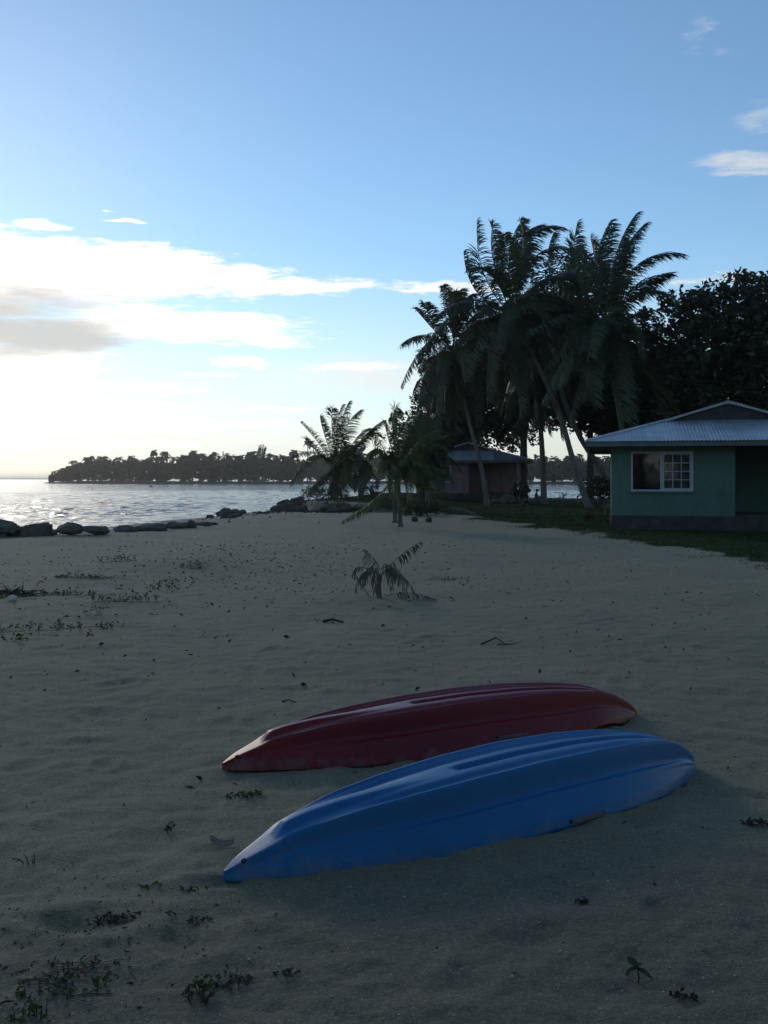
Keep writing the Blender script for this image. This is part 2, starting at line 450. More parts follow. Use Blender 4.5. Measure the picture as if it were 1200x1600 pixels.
def ground(x, y, fine=True):
    x = np.asarray(x, float); y = np.asarray(y, float)
    s = poly_sdf(x, y, LAND)
    z = np.where(s > 0, WATER_Z + 0.60 * smooth(s, 0, 8.5) + .0 * s, WATER_Z - 0.12 * np.minimum(-s, 25))
    led = poly_sdf(x, y, LEDGE)
    z = z + 0.42 * smooth(led + .6 * perlin(x * .8, y * .8, 4), -.35, .45) * smooth(7.0 - x, 0, 7) * smooth(s, 0, 2)
    land = smooth(s, -2, 4)
    z = z + land * (.055 * perlin(x * .16, y * .16, 11) + .05 * perlin(x * .42, y * .42, 12))
    g = smooth(poly_sdf(x, y, GRASS) + 1.2 * perlin(x * .5, y * .5, 40), -.3, .9)
    z = z + .05 * g
    if fine:
        r = np.hypot(x, y)
        near = smooth(45 - r, 0, 25)
        z = z + land * (1 - .6 * g) * near * (.024 * perlin(x * 1.15, y * 1.3, 13) + .016 * np.abs(perlin(x * 2.3 + .3 * y, y * 3.0, 14)) * 1.5
                                             + .012 * perlin(x * 5.0, y * 6.5, 15) + .0065 * perlin(x * 11, y * 14, 16) + .004 * perlin(x * 21, y * 25, 17))
        for fx, fy, fr_, fd, fa in FOOT:
            m = (np.abs(x - fx) < .6) & (np.abs(y - fy) < .6)
            if not m.any(): continue
            ux = (x[m] - fx) * math.cos(fa) + (y[m] - fy) * math.sin(fa); uy = -(x[m] - fx) * math.sin(fa) + (y[m] - fy) * math.cos(fa)
            q = np.sqrt((ux / fr_) ** 2 + (uy / (fr_ * .55)) ** 2)
            z[m] += fd * (-np.exp(-(q * 1.1) ** 2) + .55 * np.exp(-((q - 1.45) * 2.2) ** 2))
    return z


def gz(x, y): return float(ground(np.array([x]), np.array([y]))[0])


def on_ground(px, py):
    """first ground point under photograph pixel (px, py)"""
    d = np.concatenate([np.arange(2.4, 20, .01), np.arange(20, 120, .05)])
    x = (px - 600) / F * d; zr = CAM_Z - (py - 748) / F * d
    zg = ground(x, d); k = np.argmax(zr <= zg)
    return Vector((x[k], d[k], zg[k]))


def polar_mesh(name, radii, angs):
    nr, na = len(radii), len(angs)
    A, Rr = np.meshgrid(angs, radii)
    xx = (Rr * np.sin(A)).ravel(); yy = (Rr * np.cos(A)).ravel()
    i = np.arange(nr - 1)[:, None] * na; j = np.arange(na)[None, :]; j2 = (j + 1) % na
    q = np.stack([i + j, i + na + j, i + na + j2, i + j2], -1).reshape(-1, 4)
    return xx, yy, q[:, ::-1]


def build_ground():
    angs = np.concatenate([np.radians(np.linspace(-25, 25, 520)), np.radians(np.linspace(25, 335, 90)[1:-1])])
    rad = np.concatenate([[.02, .6, 1.2, 1.8], np.exp(np.linspace(math.log(2.3), math.log(14), 330)), np.exp(np.linspace(math.log(14), math.log(125), 210))[1:],
                          [150, 200, 300, 500, 900, 1500]])
    xx, yy, q = polar_mesh('sand', rad, angs)
    zz = ground(xx, yy)
    me = np_mesh('sand', np.stack([xx, yy, zz], -1), q[:, ::-1])
    g = smooth(poly_sdf(xx, yy, GRASS) + 1.3 * fbm(xx * .55, yy * .55, 40, 4), -.25, .75)
    s = poly_sdf(xx, yy, LAND)
    a = me.attributes.new('grass', 'FLOAT', 'POINT'); a.data.foreach_set('value', g.astype(np.float32))
    a = me.attributes.new('wet', 'FLOAT', 'POINT'); a.data.foreach_set('value', (smooth(3.0 - s + .8 * perlin(xx * .5, yy * .5, 3), 0, 2)).astype(np.float32))
    led = poly_sdf(xx, yy, LEDGE)
    a = me.attributes.new('soil', 'FLOAT', 'POINT'); a.data.foreach_set('value', (np.exp(-((led + .2) / .9) ** 2) * smooth(1.5 - xx, 0, 2) * (yy < 90)).astype(np.float32))
    a = me.attributes.new('near_dark', 'FLOAT', 'POINT'); a.data.foreach_set('value', (smooth(5.0 - yy + .5 * perlin(xx * .6, yy * .6, 77) + .25 * xx, 0, 2.2)).astype(np.float32))  # sand darker and more speckled toward the viewer and to the right
    dirt = np.exp(-(((xx + 3.4) / 2.6) ** 2 + ((yy - 17) / 5.0) ** 2)) + .8 * np.exp(-(((xx + 1.2) / .9) ** 2 + ((yy - 3.2) / .45) ** 2))
    a = me.attributes.new('dirt', 'FLOAT', 'POINT'); a.data.foreach_set('value', np.clip(dirt, 0, 1).astype(np.float32))
    m, nt, b = new_mat('beach_sand'); X.nt = nt
    geo = nt.nodes.new('ShaderNodeNewGeometry')

    def att(n):
        t = nt.nodes.new('ShaderNodeAttribute'); t.attribute_name = n; return X(t.outputs['Fac'])

    def noise(scale, det, rough=.6):
        t = nt.nodes.new('ShaderNodeTexNoise'); t.inputs['Scale'].default_value = scale; t.inputs['Detail'].default_value = det; t.inputs['Roughness'].default_value = rough
        nt.links.new(geo.outputs['Position'], t.inputs['Vector']); return X(t.outputs['Fac'])

    def mixc(f, a_, b_):
        n = nt.nodes.new('ShaderNodeMix'); n.data_type = 'RGBA'; nt.links.new(f.s, n.inputs[0])
        for i, c in ((6, a_), (7, b_)):
            if isinstance(c, tuple): n.inputs[i].default_value = (*c, 1)
            else: nt.links.new(c, n.inputs[i])
        return n.outputs[2]
    n_big, n_mid, n_grain, n_peb = noise(.7, 5), noise(6, 5), noise(125, 3, .7), noise(46, 4, .7)
    c = mixc(sstep(n_big, .3, .7), (.200, .164, .083), (.242, .202, .104))
    c = mixc(sstep(n_mid, .5, .75) * .5, c, (.205, .168, .104))
    c = mixc(sstep(n_grain, .53, .64) * .62, c, (.46, .40, .28))
    c = mixc(sstep(n_grain, .47, .37) * .66, c, (.075, .064, .040))
    c = mixc(sstep(n_peb, .58, .66) * .5, c, (.10, .084, .055))
    c = mixc(sstep(att('near_dark') + (n_mid - .5) * .9, .25, .9) * (sstep(n_peb, .35, .6) * .55 + .25), c, (.105, .09, .058))
    vor = nt.nodes.new('ShaderNodeTexVoronoi'); vor.inputs['Scale'].default_value = 26; nt.links.new(geo.outputs['Position'], vor.inputs['Vector'])
    c = mixc(sstep(X(vor.outputs['Distance']), .11, .07) * .7, c, (.50, .45, .36))
    c = mixc(sstep(att('soil') + (n_mid - .5) * .8, .3, .7) * .9, c, (.062, .052, .034))
    dk = sstep(att('dirt') + (noise(3.2, 6, .7) - .5) * 2.2, .55, 1.1)
    c = mixc(dk * .6, c, (.085, .078, .045))
    c = mixc(att('wet') * .6, c, (.075, .068, .055))
    gcol = mixc(sstep(noise(1.4, 6), .35, .65), (.020, .040, .012), (.034, .056, .018))
    gm = sstep(att('grass') + (noise(2.6, 6, .7) - .5) * .9, .25, .7)
    c = mixc(gm * .98, c, gcol)
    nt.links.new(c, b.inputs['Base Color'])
    b.inputs['Roughness'].default_value = .85; b.inputs['Specular IOR Level'].default_value = .4
    nt.links.new(((1.0 - gm) * .13).s, b.inputs['Sheen Weight']); nt.links.new(((1.0 - gm * .85) * .4).s, b.inputs['Specular IOR Level']); b.inputs['Sheen Roughness'].default_value = .45; b.inputs['Sheen Tint'].default_value = (1, .95, .86, 1)
    bp = nt.nodes.new('ShaderNodeBump'); bp.inputs['Strength'].default_value = .8; bp.inputs['Distance'].default_value = .018
    nt.links.new((n_grain * .8 + n_peb * .9 + n_mid * .8).s, bp.inputs['Height']); nt.links.new(bp.outputs[0], b.inputs['Normal'])
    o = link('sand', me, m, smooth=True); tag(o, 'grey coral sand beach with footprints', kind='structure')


build_ground()


def build_sea():
    angs = np.concatenate([np.radians(np.linspace(-27, 17, 560)), np.radians(np.linspace(17, 333, 60)[1:-1])])
    rad = np.concatenate([np.exp(np.linspace(math.log(28), math.log(520), 520)), [650, 850, 1200, 2000, 4000, 8000, 16000, 30000]])
    xx, yy, q = polar_mesh('sea', rad, angs)
    rr = np.hypot(xx, yy); az = np.degrees(np.arctan2(xx, yy))
    r = np.random.RandomState(5); z = np.zeros_like(xx)
    # a patchy wind field makes the chop uneven
    gust = .75 + .55 * perlin(xx * .035, yy * .02, 71)
    for k in range(42):
        lam = .42 * (5.5 ** r.rand()); th = R(165) + r.normal(0, .5); kk = 2 * math.pi / lam
        amp = .0088 * lam ** .95
        res = rr * .0046
        z += amp * smooth(lam / res, 1.6, 3.5) * np.sin(kk * (xx * math.sin(th) + yy * math.cos(th)) + r.rand() * 6.28)
    z = np.where(z > 0, z * 1.35, z * .8) * gust * smooth(520 - rr, 0, 150) * smooth(az + 27, 0, 3) * smooth(17 - az, 0, 2)
    s = poly_sdf(xx, yy, LAND)
    z *= .35 + .65 * smooth(-s, 0, 10)
    me = np_mesh('sea', np.stack([xx, yy, z + WATER_Z], -1), q[:, ::-1])
    m, nt, b = new_mat('sea_water'); X.nt = nt
    b.inputs['Base Color'].default_value = (.012, .035, .045, 1); b.inputs['Roughness'].default_value = .10
    b.inputs['IOR'].default_value = 1.333; b.inputs['Specular IOR Level'].default_value = .5
    geo = nt.nodes.new('ShaderNodeNewGeometry')
    mp = nt.nodes.new('ShaderNodeMapping'); mp.inputs['Scale'].default_value = (.8, 1.5, 1); nt.links.new(geo.outputs['Position'], mp.inputs[0])
    n = nt.nodes.new('ShaderNodeTexNoise'); n.inputs['Scale'].default_value = 1.6; n.inputs['Detail'].default_value = 5; n.inputs['Roughness'].default_value = .55
    nt.links.new(mp.outputs[0], n.inputs['Vector'])
    bp = nt.nodes.new('ShaderNodeBump'); bp.inputs['Strength'].default_value = .7; bp.inputs['Distance'].default_value = .42
    nt.links.new(n.outputs[0], bp.inputs['Height']); nt.links.new(bp.outputs[0], b.inputs['Normal'])
    o = link('sea', me, m, smooth=True); tag(o, 'choppy grey blue lagoon water', kind='structure')


build_sea()

# ------------------------------------------------------------------ far shore and far wood
def far_land(name, pts, h, depth, label):
    """low strip of land along a polyline of (x, y)"""
    n = 80; V = []
    P = np.array(pts, float); seg = np.r_[0, np.cumsum(np.hypot(*np.diff(P, axis=0).T))]
    for i in range(n):
        s = seg[-1] * i / (n - 1); x = np.interp(s, seg, P[:, 0]); y = np.interp(s, seg, P[:, 1])
        e = min(1, i / 6, (n - 1 - i) / 6 + .3)
        for k, (dy, hz) in enumerate(((-6, -1.0), (-1, .15), (3, .7), (depth * .5, 1.0), (depth, -1))):
            V.append((x, y + dy + 2 * math.sin(i * 1.7), WATER_Z + hz * h * (.4 + .6 * e) + (.2 * math.sin(i * 2.3 + k) if 0 < k < 4 else 0)))
    q = [(i * 5 + k, (i + 1) * 5 + k, (i + 1) * 5 + k + 1, i * 5 + k + 1) for i in range(n - 1) for k in range(4)]
    o = link(name, np_mesh(name, V, q), noise_mat(name + '_soil', (.10, .09, .07), (.16, .145, .115), .15, .95, .1), smooth=True)
    tag(o, label, kind='structure'); return o


def leaf_cloud(centers, radii, per, size, seed, flat=.8, droop=0.0):
    """leaf quads scattered in clumps; returns verts, quads"""
    r = np.random.RandomState(seed)
    C = np.repeat(np.asarray(centers, float), per, 0); RR = np.repeat(np.asarray(radii, float), per)
    n = len(C)
    d = r.normal(size=(n, 3)); d /= np.linalg.norm(d, axis=1)[:, None]
    d[:, 2] *= flat
    p = C + d * (RR * (.35 + .65 * r.rand(n) ** .5))[:, None]
    a = r.normal(size=(n, 3)); a[:, 2] *= .6; a[:, 2] -= droop; a /= np.linalg.norm(a, axis=1)[:, None]
    b = np.cross(a, r.normal(size=(n, 3))); b /= np.linalg.norm(b, axis=1)[:, None]
    L = (size * (.6 + .8 * r.rand(n)))[:, None]; Wd = L * (.38 + .2 * r.rand(n))[:, None]
    v = np.stack([p - a * L * .5, p + b * Wd * .5 + a * L * .08, p + a * L * .5, p - b * Wd * .5 + a * L * .08], 1).reshape(-1, 3)
    q = np.arange(n * 4).reshape(-1, 4)
    return v, q


# left headland skyline, as (px, py) of the canopy top, at about 400 m
SKYL = [(78, 745), (84, 738), (100, 731), (108, 726), (118, 722), (134, 719), (150, 717), (170, 717), (190, 720), (206, 716), (222, 722), (240, 719), (262, 718), (285, 719),
        (300, 716), (330, 715), (352, 714), (370, 713), (388, 710), (402, 708), (418, 713), (436, 716), (452, 714), (470, 718), (490, 716), (520, 712), (560, 710), (620, 712), (700, 712)]
far_land('far_shore', [((p - 600) / F * d, d) for p, d in ((70, 452), (130, 430), (240, 410), (330, 395), (420, 405), (520, 420), (640, 440), (720, 450))], 1.1, 60,
         'low far shore under the wood across the lagoon')
far_land('far_bank', [((p - 600) / F * d, d) for p, d in ((640, 430), (820, 380), (960, 370), (1150, 380))], 1.0, 60, 'low far bank seen between the palm trunks')
far_land('distant_reef', [((p - 600) / F * 4200, 4200) for p in (-300, -100, 20, 80, 160)], 5.0, 200, 'thin distant strip of land on the horizon')


def far_wood(name, sky, dist, label, seed):
    r = np.random.RandomState(seed); sp = np.array(sky, float); cs = []; rs = []
    x0, x1 = sp[0, 0], sp[-1, 0]
    for k in range(int((x1 - x0) * 5.0)):
        px = r.uniform(x0, x1); d = dist(px) + r.uniform(3, 26)
        top = CAM_Z + (748 - np.interp(px, sp[:, 0], sp[:, 1]) - 3) / F * d
        bot = WATER_Z + .9
        rad = min(r.uniform(.6, 1.7), max(.5, (top - bot) * .4)); top += r.normal(0, .8)
        hz = bot + rad * .6 + (top - rad * .75 - bot - rad * .6) * r.rand() ** .75
        cs.append(((px - 600) / F * d, d, hz)); rs.append(rad)
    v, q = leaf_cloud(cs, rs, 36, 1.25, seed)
    V = [v]; Q = q.tolist(); T = []; off = len(v)
    for k in range(int((x1 - x0) * .16)):   # palm heads among the canopy
        px = r.uniform(x0 + 20, x1); d = dist(px) + r.uniform(0, 12); hub = np.array([(px - 600) / F * d, d, CAM_Z + (748 - np.interp(px, sp[:, 0], sp[:, 1]) + r.uniform(-4, 2.5)) / F * d])
        for j in range(11):
            a = r.uniform(0, 6.28); e = r.uniform(-.4, 1.2); fl = r.uniform(2.2, 3.4); dr = np.array([math.cos(a) * math.cos(e), math.sin(a) * math.cos(e), math.sin(e)])
            v2, q2, t2 = frond_mesh(hub, hub + dr * fl * .55, hub + dr * fl * .75 + np.array([.4, 0, -1.2]), 1.0, 9, wind=(.3, 0, 0), seed=seed * 999 + k * 20 + j, width=.36, rr=.07)
            V.append(v2); Q += [[i + off for i in f] for f in q2]; T += [[i + off for i in f] for f in t2]; off += len(v2)
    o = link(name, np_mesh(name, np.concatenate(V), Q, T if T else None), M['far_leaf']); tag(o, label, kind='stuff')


def far_d(px): return float(np.interp(px, [70, 130, 240, 330, 420, 520, 640, 720], [452, 430, 410, 395, 405, 420, 440, 450]))




# ------------------------------------------------------------------ palms
def bez(a, b, c, t):
    t = np.asarray(t, float)[:, None]; return (1 - t) ** 2 * a + 2 * t * (1 - t) * b + t * t * c


def frond_mesh(P0, P1, P2, L, m, wind=(0, 0, 0), seed=0, droop=.35, width=.045, rr=.03, start=.16, splay=1.0, roll=0.0, hang=.6, rag=.06):
    """one pinnate frond: stalk along a curve, leaflets on both sides; returns verts, quads, tris"""
    r = np.random.RandomState(seed)
    P0, P1, P2 = (np.array(p, float) for p in (P0, P1, P2)); wind = np.array(wind, float)
    n = 12; ts = np.linspace(0, 1, n); P = bez(P0, P1, P2, ts)
    T = np.gradient(P, axis=0); T /= np.linalg.norm(T, axis=1)[:, None]
    up = np.array([math.sin(roll), 0.05, math.cos(roll)])

    def frame(Tv):
        S = np.cross(Tv, up); ln = np.linalg.norm(S, axis=1)[:, None]
        S = np.where(ln < .15, np.array([1.0, 0, 0]) + 0 * S, S / np.maximum(ln, 1e-6)); U = np.cross(S, Tv); return S, U
    S, U = frame(T)
    V = []; Q = []; Tr = []
    rad = rr * (1 - .85 * ts)
    for k in range(3):
        a = 2 * math.pi * k / 3; V.append(P + (S * math.cos(a) + U * math.sin(a)) * rad[:, None])
    V = [np.stack(V, 1).reshape(-1, 3)]
    for i in range(n - 1):
        for k in range(3): Q.append((i * 3 + k, i * 3 + (k + 1) % 3, (i + 1) * 3 + (k + 1) % 3, (i + 1) * 3 + k))
    base = n * 3
    for sd in (-1, 1):
        t = np.clip(np.linspace(start, .995, m) + r.normal(0, .004, m), start, 1)
        keep = r.rand(m) >= rag; t = t[keep]; mm = len(t)
        p = bez(P0, P1, P2, t); e = 1e-3; tv = bez(P0, P1, P2, np.minimum(t + e, 1)) - bez(P0, P1, P2, t - e); tv /= np.linalg.norm(tv, axis=1)[:, None]
        s_, u_ = frame(tv)
        prof = (.45 + .55 * np.sin(np.clip((t - start) / (.45 - start), 0, 1) * math.pi / 2)) * (1 - .62 * np.clip((t - .45) / .55, 0, 1) ** 1.5)
        ll = (L * prof * r.uniform(.85, 1.1, mm))[:, None]
        D = s_ * sd * splay + tv * (.38 + .5 * t[:, None]) + u_ * .22 + np.array([0, 0, -droop]) + wind + r.normal(0, .15, (mm, 3)); D /= np.linalg.norm(D, axis=1)[:, None]
        D2 = D + np.array([0, 0, -hang * .5]) + wind * .5 + r.normal(0, .08, (mm, 3)); D2 /= np.linalg.norm(D2, axis=1)[:, None]
        D3 = D2 + np.array([0, 0, -hang * .7]) + wind * .6 + r.normal(0, .12, (mm, 3)); D3 /= np.linalg.norm(D3, axis=1)[:, None]
        wv = tv - D * np.sum(tv * D, 1)[:, None]; wv /= np.maximum(np.linalg.norm(wv, axis=1), 1e-6)[:, None]; wv = wv * width / 2
        m1 = p + D * ll * .38; m2 = m1 + D2 * ll * .34; tip = m2 + D3 * ll * .32
        V.append(np.stack([p - wv * .5, p + wv * .5, m1 + wv, m1 - wv, m2 + wv * .7, m2 - wv * .7, tip], 1).reshape(-1, 3))
        i0 = base + np.arange(mm) * 7
        Q += np.stack([i0, i0 + 1, i0 + 2, i0 + 3], 1).tolist() + np.stack([i0 + 3, i0 + 2, i0 + 4, i0 + 5], 1).tolist(); Tr += np.stack([i0 + 5, i0 + 4, i0 + 6], 1).tolist()
        base += mm * 7
    return np.concatenate(V), Q, Tr


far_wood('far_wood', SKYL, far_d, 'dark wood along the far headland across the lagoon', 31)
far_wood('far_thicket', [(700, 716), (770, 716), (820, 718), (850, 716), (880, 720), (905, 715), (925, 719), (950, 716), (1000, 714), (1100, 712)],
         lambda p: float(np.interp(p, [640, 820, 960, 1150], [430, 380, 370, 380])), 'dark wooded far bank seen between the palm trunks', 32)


def add_frond(root, P0, P1, P2, L, m, mat, name='frond', label=None, **kw):
    o0 = np.array(root.location)
    v, q, t = frond_mesh(np.array(P0) - o0, np.array(P1) - o0, np.array(P2) - o0, L, m, **kw)
    o = link(name, np_mesh(name, v, q, t), mat, root)
    if label: o['label'] = label
    return o


def trunk(root, pts, r0, r1, name='trunk', n=26, sides=9, rings=True, mat=None):
    o0 = Vector(root.location); P = [Vector(p) - o0 for p in pts]
    # smooth path through the points
    ts = np.linspace(0, len(P) - 1, n); A = np.array(P); pp = []
    for t in ts:
        i = min(int(t), len(P) - 2); f = t - i
        p0, p1, p2, p3 = A[max(i - 1, 0)], A[i], A[i + 1], A[min(i + 2, len(P) - 1)]
        pp.append(.5 * ((2 * p1) + (p2 - p0) * f + (2 * p0 - 5 * p1 + 4 * p2 - p3) * f * f + (3 * p1 - p0 - 3 * p2 + p3) * f ** 3))
    rad = []
    for k in range(n):
        f = k / (n - 1); rr = r0 + (r1 - r0) * f + r0 * .55 * math.exp(-f * 18)
        if rings and k % 2: rr *= .93
        rad.append(rr)
    return MB().tube(pp, rad, sides).build(name, mat or M['palm_trunk'], root, smooth=True)


def coconuts(root, hub, n, seed, r=.13):
    rr = random.Random(seed); o0 = Vector(root.location); bm = bmesh.new()
    bmesh.ops.create_icosphere(bm, subdivisions=2, radius=r)
    for v in bm.verts: v.co.z *= 1.25
    me = bpy.data.meshes.new('coconut'); bm.to_mesh(me); bm.free()
    for k in range(n):
        a = rr.uniform(0, 6.28); link('coconut', me, M['coconut'], root, Vector(hub) - o0 + Vector((math.cos(a) * .35, math.sin(a) * .35, -.25 - rr.random() * .35)), True)


def palm(name, label, d, base_px, via, hub_px, spec, n_rand, r0, L, m, mat, group, seed, wind=(.5, .1, .1), flen=4.6, base_d=None, mind=1.0, cnuts=0, hang=.8, width=.058, droop=.36, r1=None, arch=0.0, emin=-.6, emax=1.2, dead=0):
    """coconut palm; spec lists fronds as offsets in photograph pixels from the hub: (ctrl x, ctrl y, tip x, tip y, tip depth)"""
    r = np.random.RandomState(seed); s = d / F
    bd = base_d or d
    b = W(base_px[0], base_px[1], bd); b.z = gz(b.x, b.y) - .05
    hub = W(hub_px[0], hub_px[1], d)
    root = empty(name, b); tag(root, label, 'palm tree', group)
    pts = [b] + [W(px, py, bd + (d - bd) * (k + 1) / (len(via) + 1)) for k, (px, py) in enumerate(via)] + [hub]
    trunk(root, pts, r0, r1 or r0 * .62)
    k = 0
    for (cx, cy, tx, ty, dy) in spec:
        j = r.normal(0, .26, 3)
        P0 = np.array(hub) + r.normal(0, .06, 3)
        P1 = np.array(hub) + np.array([cx * s, dy * .45, -cy * s]) + j; P2 = np.array(hub) + np.array([tx * s, dy, -ty * s]); ln = np.linalg.norm(P2 - P0); P1 = P1 + np.array([0, 0, arch * ln])
        add_frond(root, P0, P1, P2, L, m, mat, wind=wind, seed=seed * 100 + k, hang=hang, width=width, droop=droop, roll=r.normal(0, .45), rr=.035 * L, rag=r.choice([.05, .12, .3])); k += 1
    for _ in range(n_rand):
        a = r.uniform(0, 2 * math.pi); e = r.uniform(emin, emax); fl = flen * r.uniform(.75, 1.08)
        dr = np.array([math.cos(a) * math.cos(e), math.sin(a) * math.cos(e), math.sin(e)])
        P0 = np.array(hub) + r.normal(0, .08, 3); P1 = P0 + dr * fl * .5
        P2 = P0 + dr * fl * .82 + np.array([wind[0] * fl * .3, 0, -fl * (.22 + .2 * r.rand())])
        add_frond(root, P0, P1, P2, L, m, mat, wind=wind, seed=seed * 100 + k, hang=hang, width=width, droop=droop, roll=r.normal(0, .5), rr=.035 * L, rag=r.choice([.05, .12, .3])); k += 1
    for q in range(dead):   # brown fronds hanging down the trunk
        a = r.uniform(0, 2 * math.pi); fl = flen * r.uniform(.7, .95); dr = np.array([math.cos(a), math.sin(a) * .6 - .5, 0])
        P0 = np.array(hub) + dr * .15; add_frond(root, P0, P0 + dr * fl * .22 + np.array([0, 0, -.1]), P0 + dr * fl * .3 + np.array([0, 0, -fl * .92]), L * .8, m // 2, M['frond_dry'], label='dead brown frond hanging down', wind=(.1, 0, 0), seed=seed * 100 + 90 + q, hang=1.2, width=width, droop=.9, rr=.035 * L, rag=.35)
    if cnuts: coconuts(root, hub, cnuts, seed)
    return root


GP = 'tall coconut palms between the two houses'
palm('coconut_palm', 'tall coconut palm nearest the green house, arching frond reaching right over the roof', 48, (985, 800), [(975, 690), (960, 600)], (945, 512),
     [(-75, -70, -40, -168, .5), (-20, -110, 15, -174, .8), (0, -100, 30, -178, 2), (10, -110, 45, -174, -.5), (30, -110, 66, -166, .4), (55, -125, 126, -114, .3), (45, -80, 95, -78, -1),
      (-60, -18, -130, 16, -1.5), (-62, 5, -100, 120, -.6), (-40, 20, -30, 128, -2.4), (-5, 30, 15, 150, -2), (70, 10, 150, 112, -1.2), (90, -20, 168, 66, -.5), (70, -45, 160, -12, .5),
      (-8, -95, -12, -150, 1.5), (50, 30, 92, 158, -1), (-70, 10, -92, 66, .8), (20, -25, 25, 60, -3.6), (-35, -30, -45, 58, -3.2), (45, -60, 75, -20, -3.5), (20, -70, 22, -128, -1),
      (-50, -60, -100, -60, 1.5), (5, 20, 38, 170, -1), (-25, 30, -62, 150, -1)],
     16, .17, 1.15, 125, M['frond'], GP, 3, emin=-1.1, emax=.35, dead=3, wind=(.6, .1, .1), arch=.07, cnuts=5)
palm('coconut_palm', 'tallest coconut palm of the grove, crown swept right, above the two leaning trunks', 52, (921, 792), [(900, 735), (872, 640), (835, 560)], (799, 490),
     [(-58, -50, -52, -150, .6), (-75, -25, -74, -100, .3), (-40, -90, -25, -148, 1), (-5, -120, 22, -150, .5), (5, -140, 55, -146, 1), (15, -140, 80, -128, -.4), (30, -120, 98, -98, .2), (45, -80, 105, -55, 1),
      (-70, -30, -120, 10, -1), (-80, -15, -135, 50, .5), (-50, 0, -72, 100, -1), (-30, 15, -42, 140, -2), (0, 20, 10, 158, -1.5), (40, 10, 60, 150, -1), (70, 0, 110, 96, 0), (70, -40, 130, 30, .6),
      (-10, -60, -20, -110, -2), (15, -90, 40, -115, 2), (25, -30, 40, 50, -3.4), (-25, -30, -30, 66, -3.2), (-30, -70, -70, -60, -1.5), (10, -100, 10, -140, -1)],
     18, .17, 1.15, 125, M['frond'], GP, 4, emin=-1.1, emax=.3, dead=3, wind=(.68, .1, .1), arch=.07, base_d=50)
palm('coconut_palm', 'coconut palm on the left edge of the grove, curved slim trunk before the pink house', 54, (762, 786), [(752, 730), (736, 670), (722, 610)], (710, 552),
     [(-48, -25, -62, -72, .3), (-40, -50, -48, -76, -.5), (-20, -60, -18, -108, .4), (0, -80, 14, -104, .6), (10, -90, 30, -92, .2), (20, -70, 50, -72, 1), (-45, -40, -84, 52, -.3), (-40, -15, -60, 92, -.8),
      (-50, -35, -85, -8, -1.2), (-22, 10, -30, 105, -1.8), (0, 20, 0, 120, -1.2), (25, 10, 35, 110, -.8), (45, -20, 70, 60, .4), (50, -45, 85, 10, 1), (10, -30, 10, 50, -3), (-18, -25, -30, 40, -2.8), (0, -60, -6, -88, -1.4)],
     14, .13, 1.0, 110, M['frond'], GP, 5, emin=-1.1, emax=.4, dead=2, wind=(.6, .1, .1), arch=.08, flen=3.6, cnuts=7)
palm('coconut_palm', 'coconut palm hidden among the grove, its upright pale trunk beside the seated person', 60, (850, 778), [(848, 720), (844, 650)], (842, 575),
     [(-40, -50, -70, -20, 0), (-30, -20, -60, 70, -1), (-10, 10, -15, 100, -1.5), (20, 10, 30, 110, -1), (40, -20, 70, 60, 0), (40, -60, 90, -20, .5), (0, -60, 5, -110, 0), (-20, -60, -30, -100, .5)],
     28, .20, 1.1, 100, M['frond'], GP, 6, wind=(.4, .1, 0), flen=4.9, emin=-1.1, emax=.8, dead=2)
palm('coconut_palm', 'coconut palm at the back of the grove, longest leaning trunk touching the green house corner', 56, (966, 790), [(940, 735), (905, 680), (875, 600)], (868, 470),
     [(-20, -90, 0, -110, .5), (10, -90, 40, -90, .5), (30, -50, 60, -30, .5)],
     30, .19, 1.1, 100, M['frond'], GP, 8, wind=(.5, .1, .05), flen=5.0, emin=-1.1, emax=.8, dead=2)

GY = 'young palms at the edge of the sand'
palm('young_palm', 'young palm on the rocky point, fronds fanning up against the pale sky', 58, (524, 778), [(524, 765)], (527, 738),
     [(-2, -60, 18, -110, 0), (-12, -60, -8, -100, .4), (4, -60, 36, -98, .3), (20, -40, 50, -70, .8), (-28, -40, -58, -78, .2), (-34, -30, -50, -52, -.6), (-40, -42, -74, 18, 0), (-30, -30, -66, -26, -1),
      (25, -40, 62, -60, -.6), (30, -20, 60, 10, 0), (-20, -10, -40, 25, -1), (10, -10, 30, 30, -1.2), (40, -50, 72, -82, .6), (-5, -70, 8, -104, -.5), (-15, -50, -28, -88, .5), (-10, -10, -10, 30, -1.4)],
     10, .16, .95, 90, M['frond_young'], GY, 12, wind=(.55, 0, .05), flen=3.0, r1=.14, width=.04, arch=.16)
palm('young_palm', 'bushy young palm at the edge of the sand with two low stems', 32, (626, 823), [(624, 790)], (622, 742),
     [(-10, -50, -22, -84, 0), (0, -60, 16, -92, .3), (10, -60, 36, -100, .5), (15, -60, 52, -92, 1), (-22, -40, -42, -70, .3), (-28, -50, -46, -30, 0), (-25, -44, -34, -4, -.5), (-10, -40, -12, 40, -1),
      (20, -40, 45, -40, -.6), (40, -60, 66, -64, .5), (45, -50, 84, -36, .3), (36, -30, 66, 4, 0), (30, -25, 50, 30, -.8), (10, -30, 15, 35, -1.2), (0, -70, 4, -100, -.4), (-8, -60, -12, -90, -.6),
      (-30, 50, -86, 70, -.4), (25, 30, 80, 30, -.3), (-10, -30, -8, 30, -1.3), (30, -50, 62, -70, -.5)],
     14, .085, .56, 80, M['frond_light'], GY, 13, wind=(.25, 0, 0), emin=.35, flen=1.7, hang=1.3, width=.028, droop=.6, arch=.2, r1=.06)
_yp = bpy.context.scene.objects['young_palm.001']
trunk(_yp, [W(617, 817, 32.5), W(617, 780, 32.5), W(620, 742, 32.2)], .075, .05, name='stem', n=12)
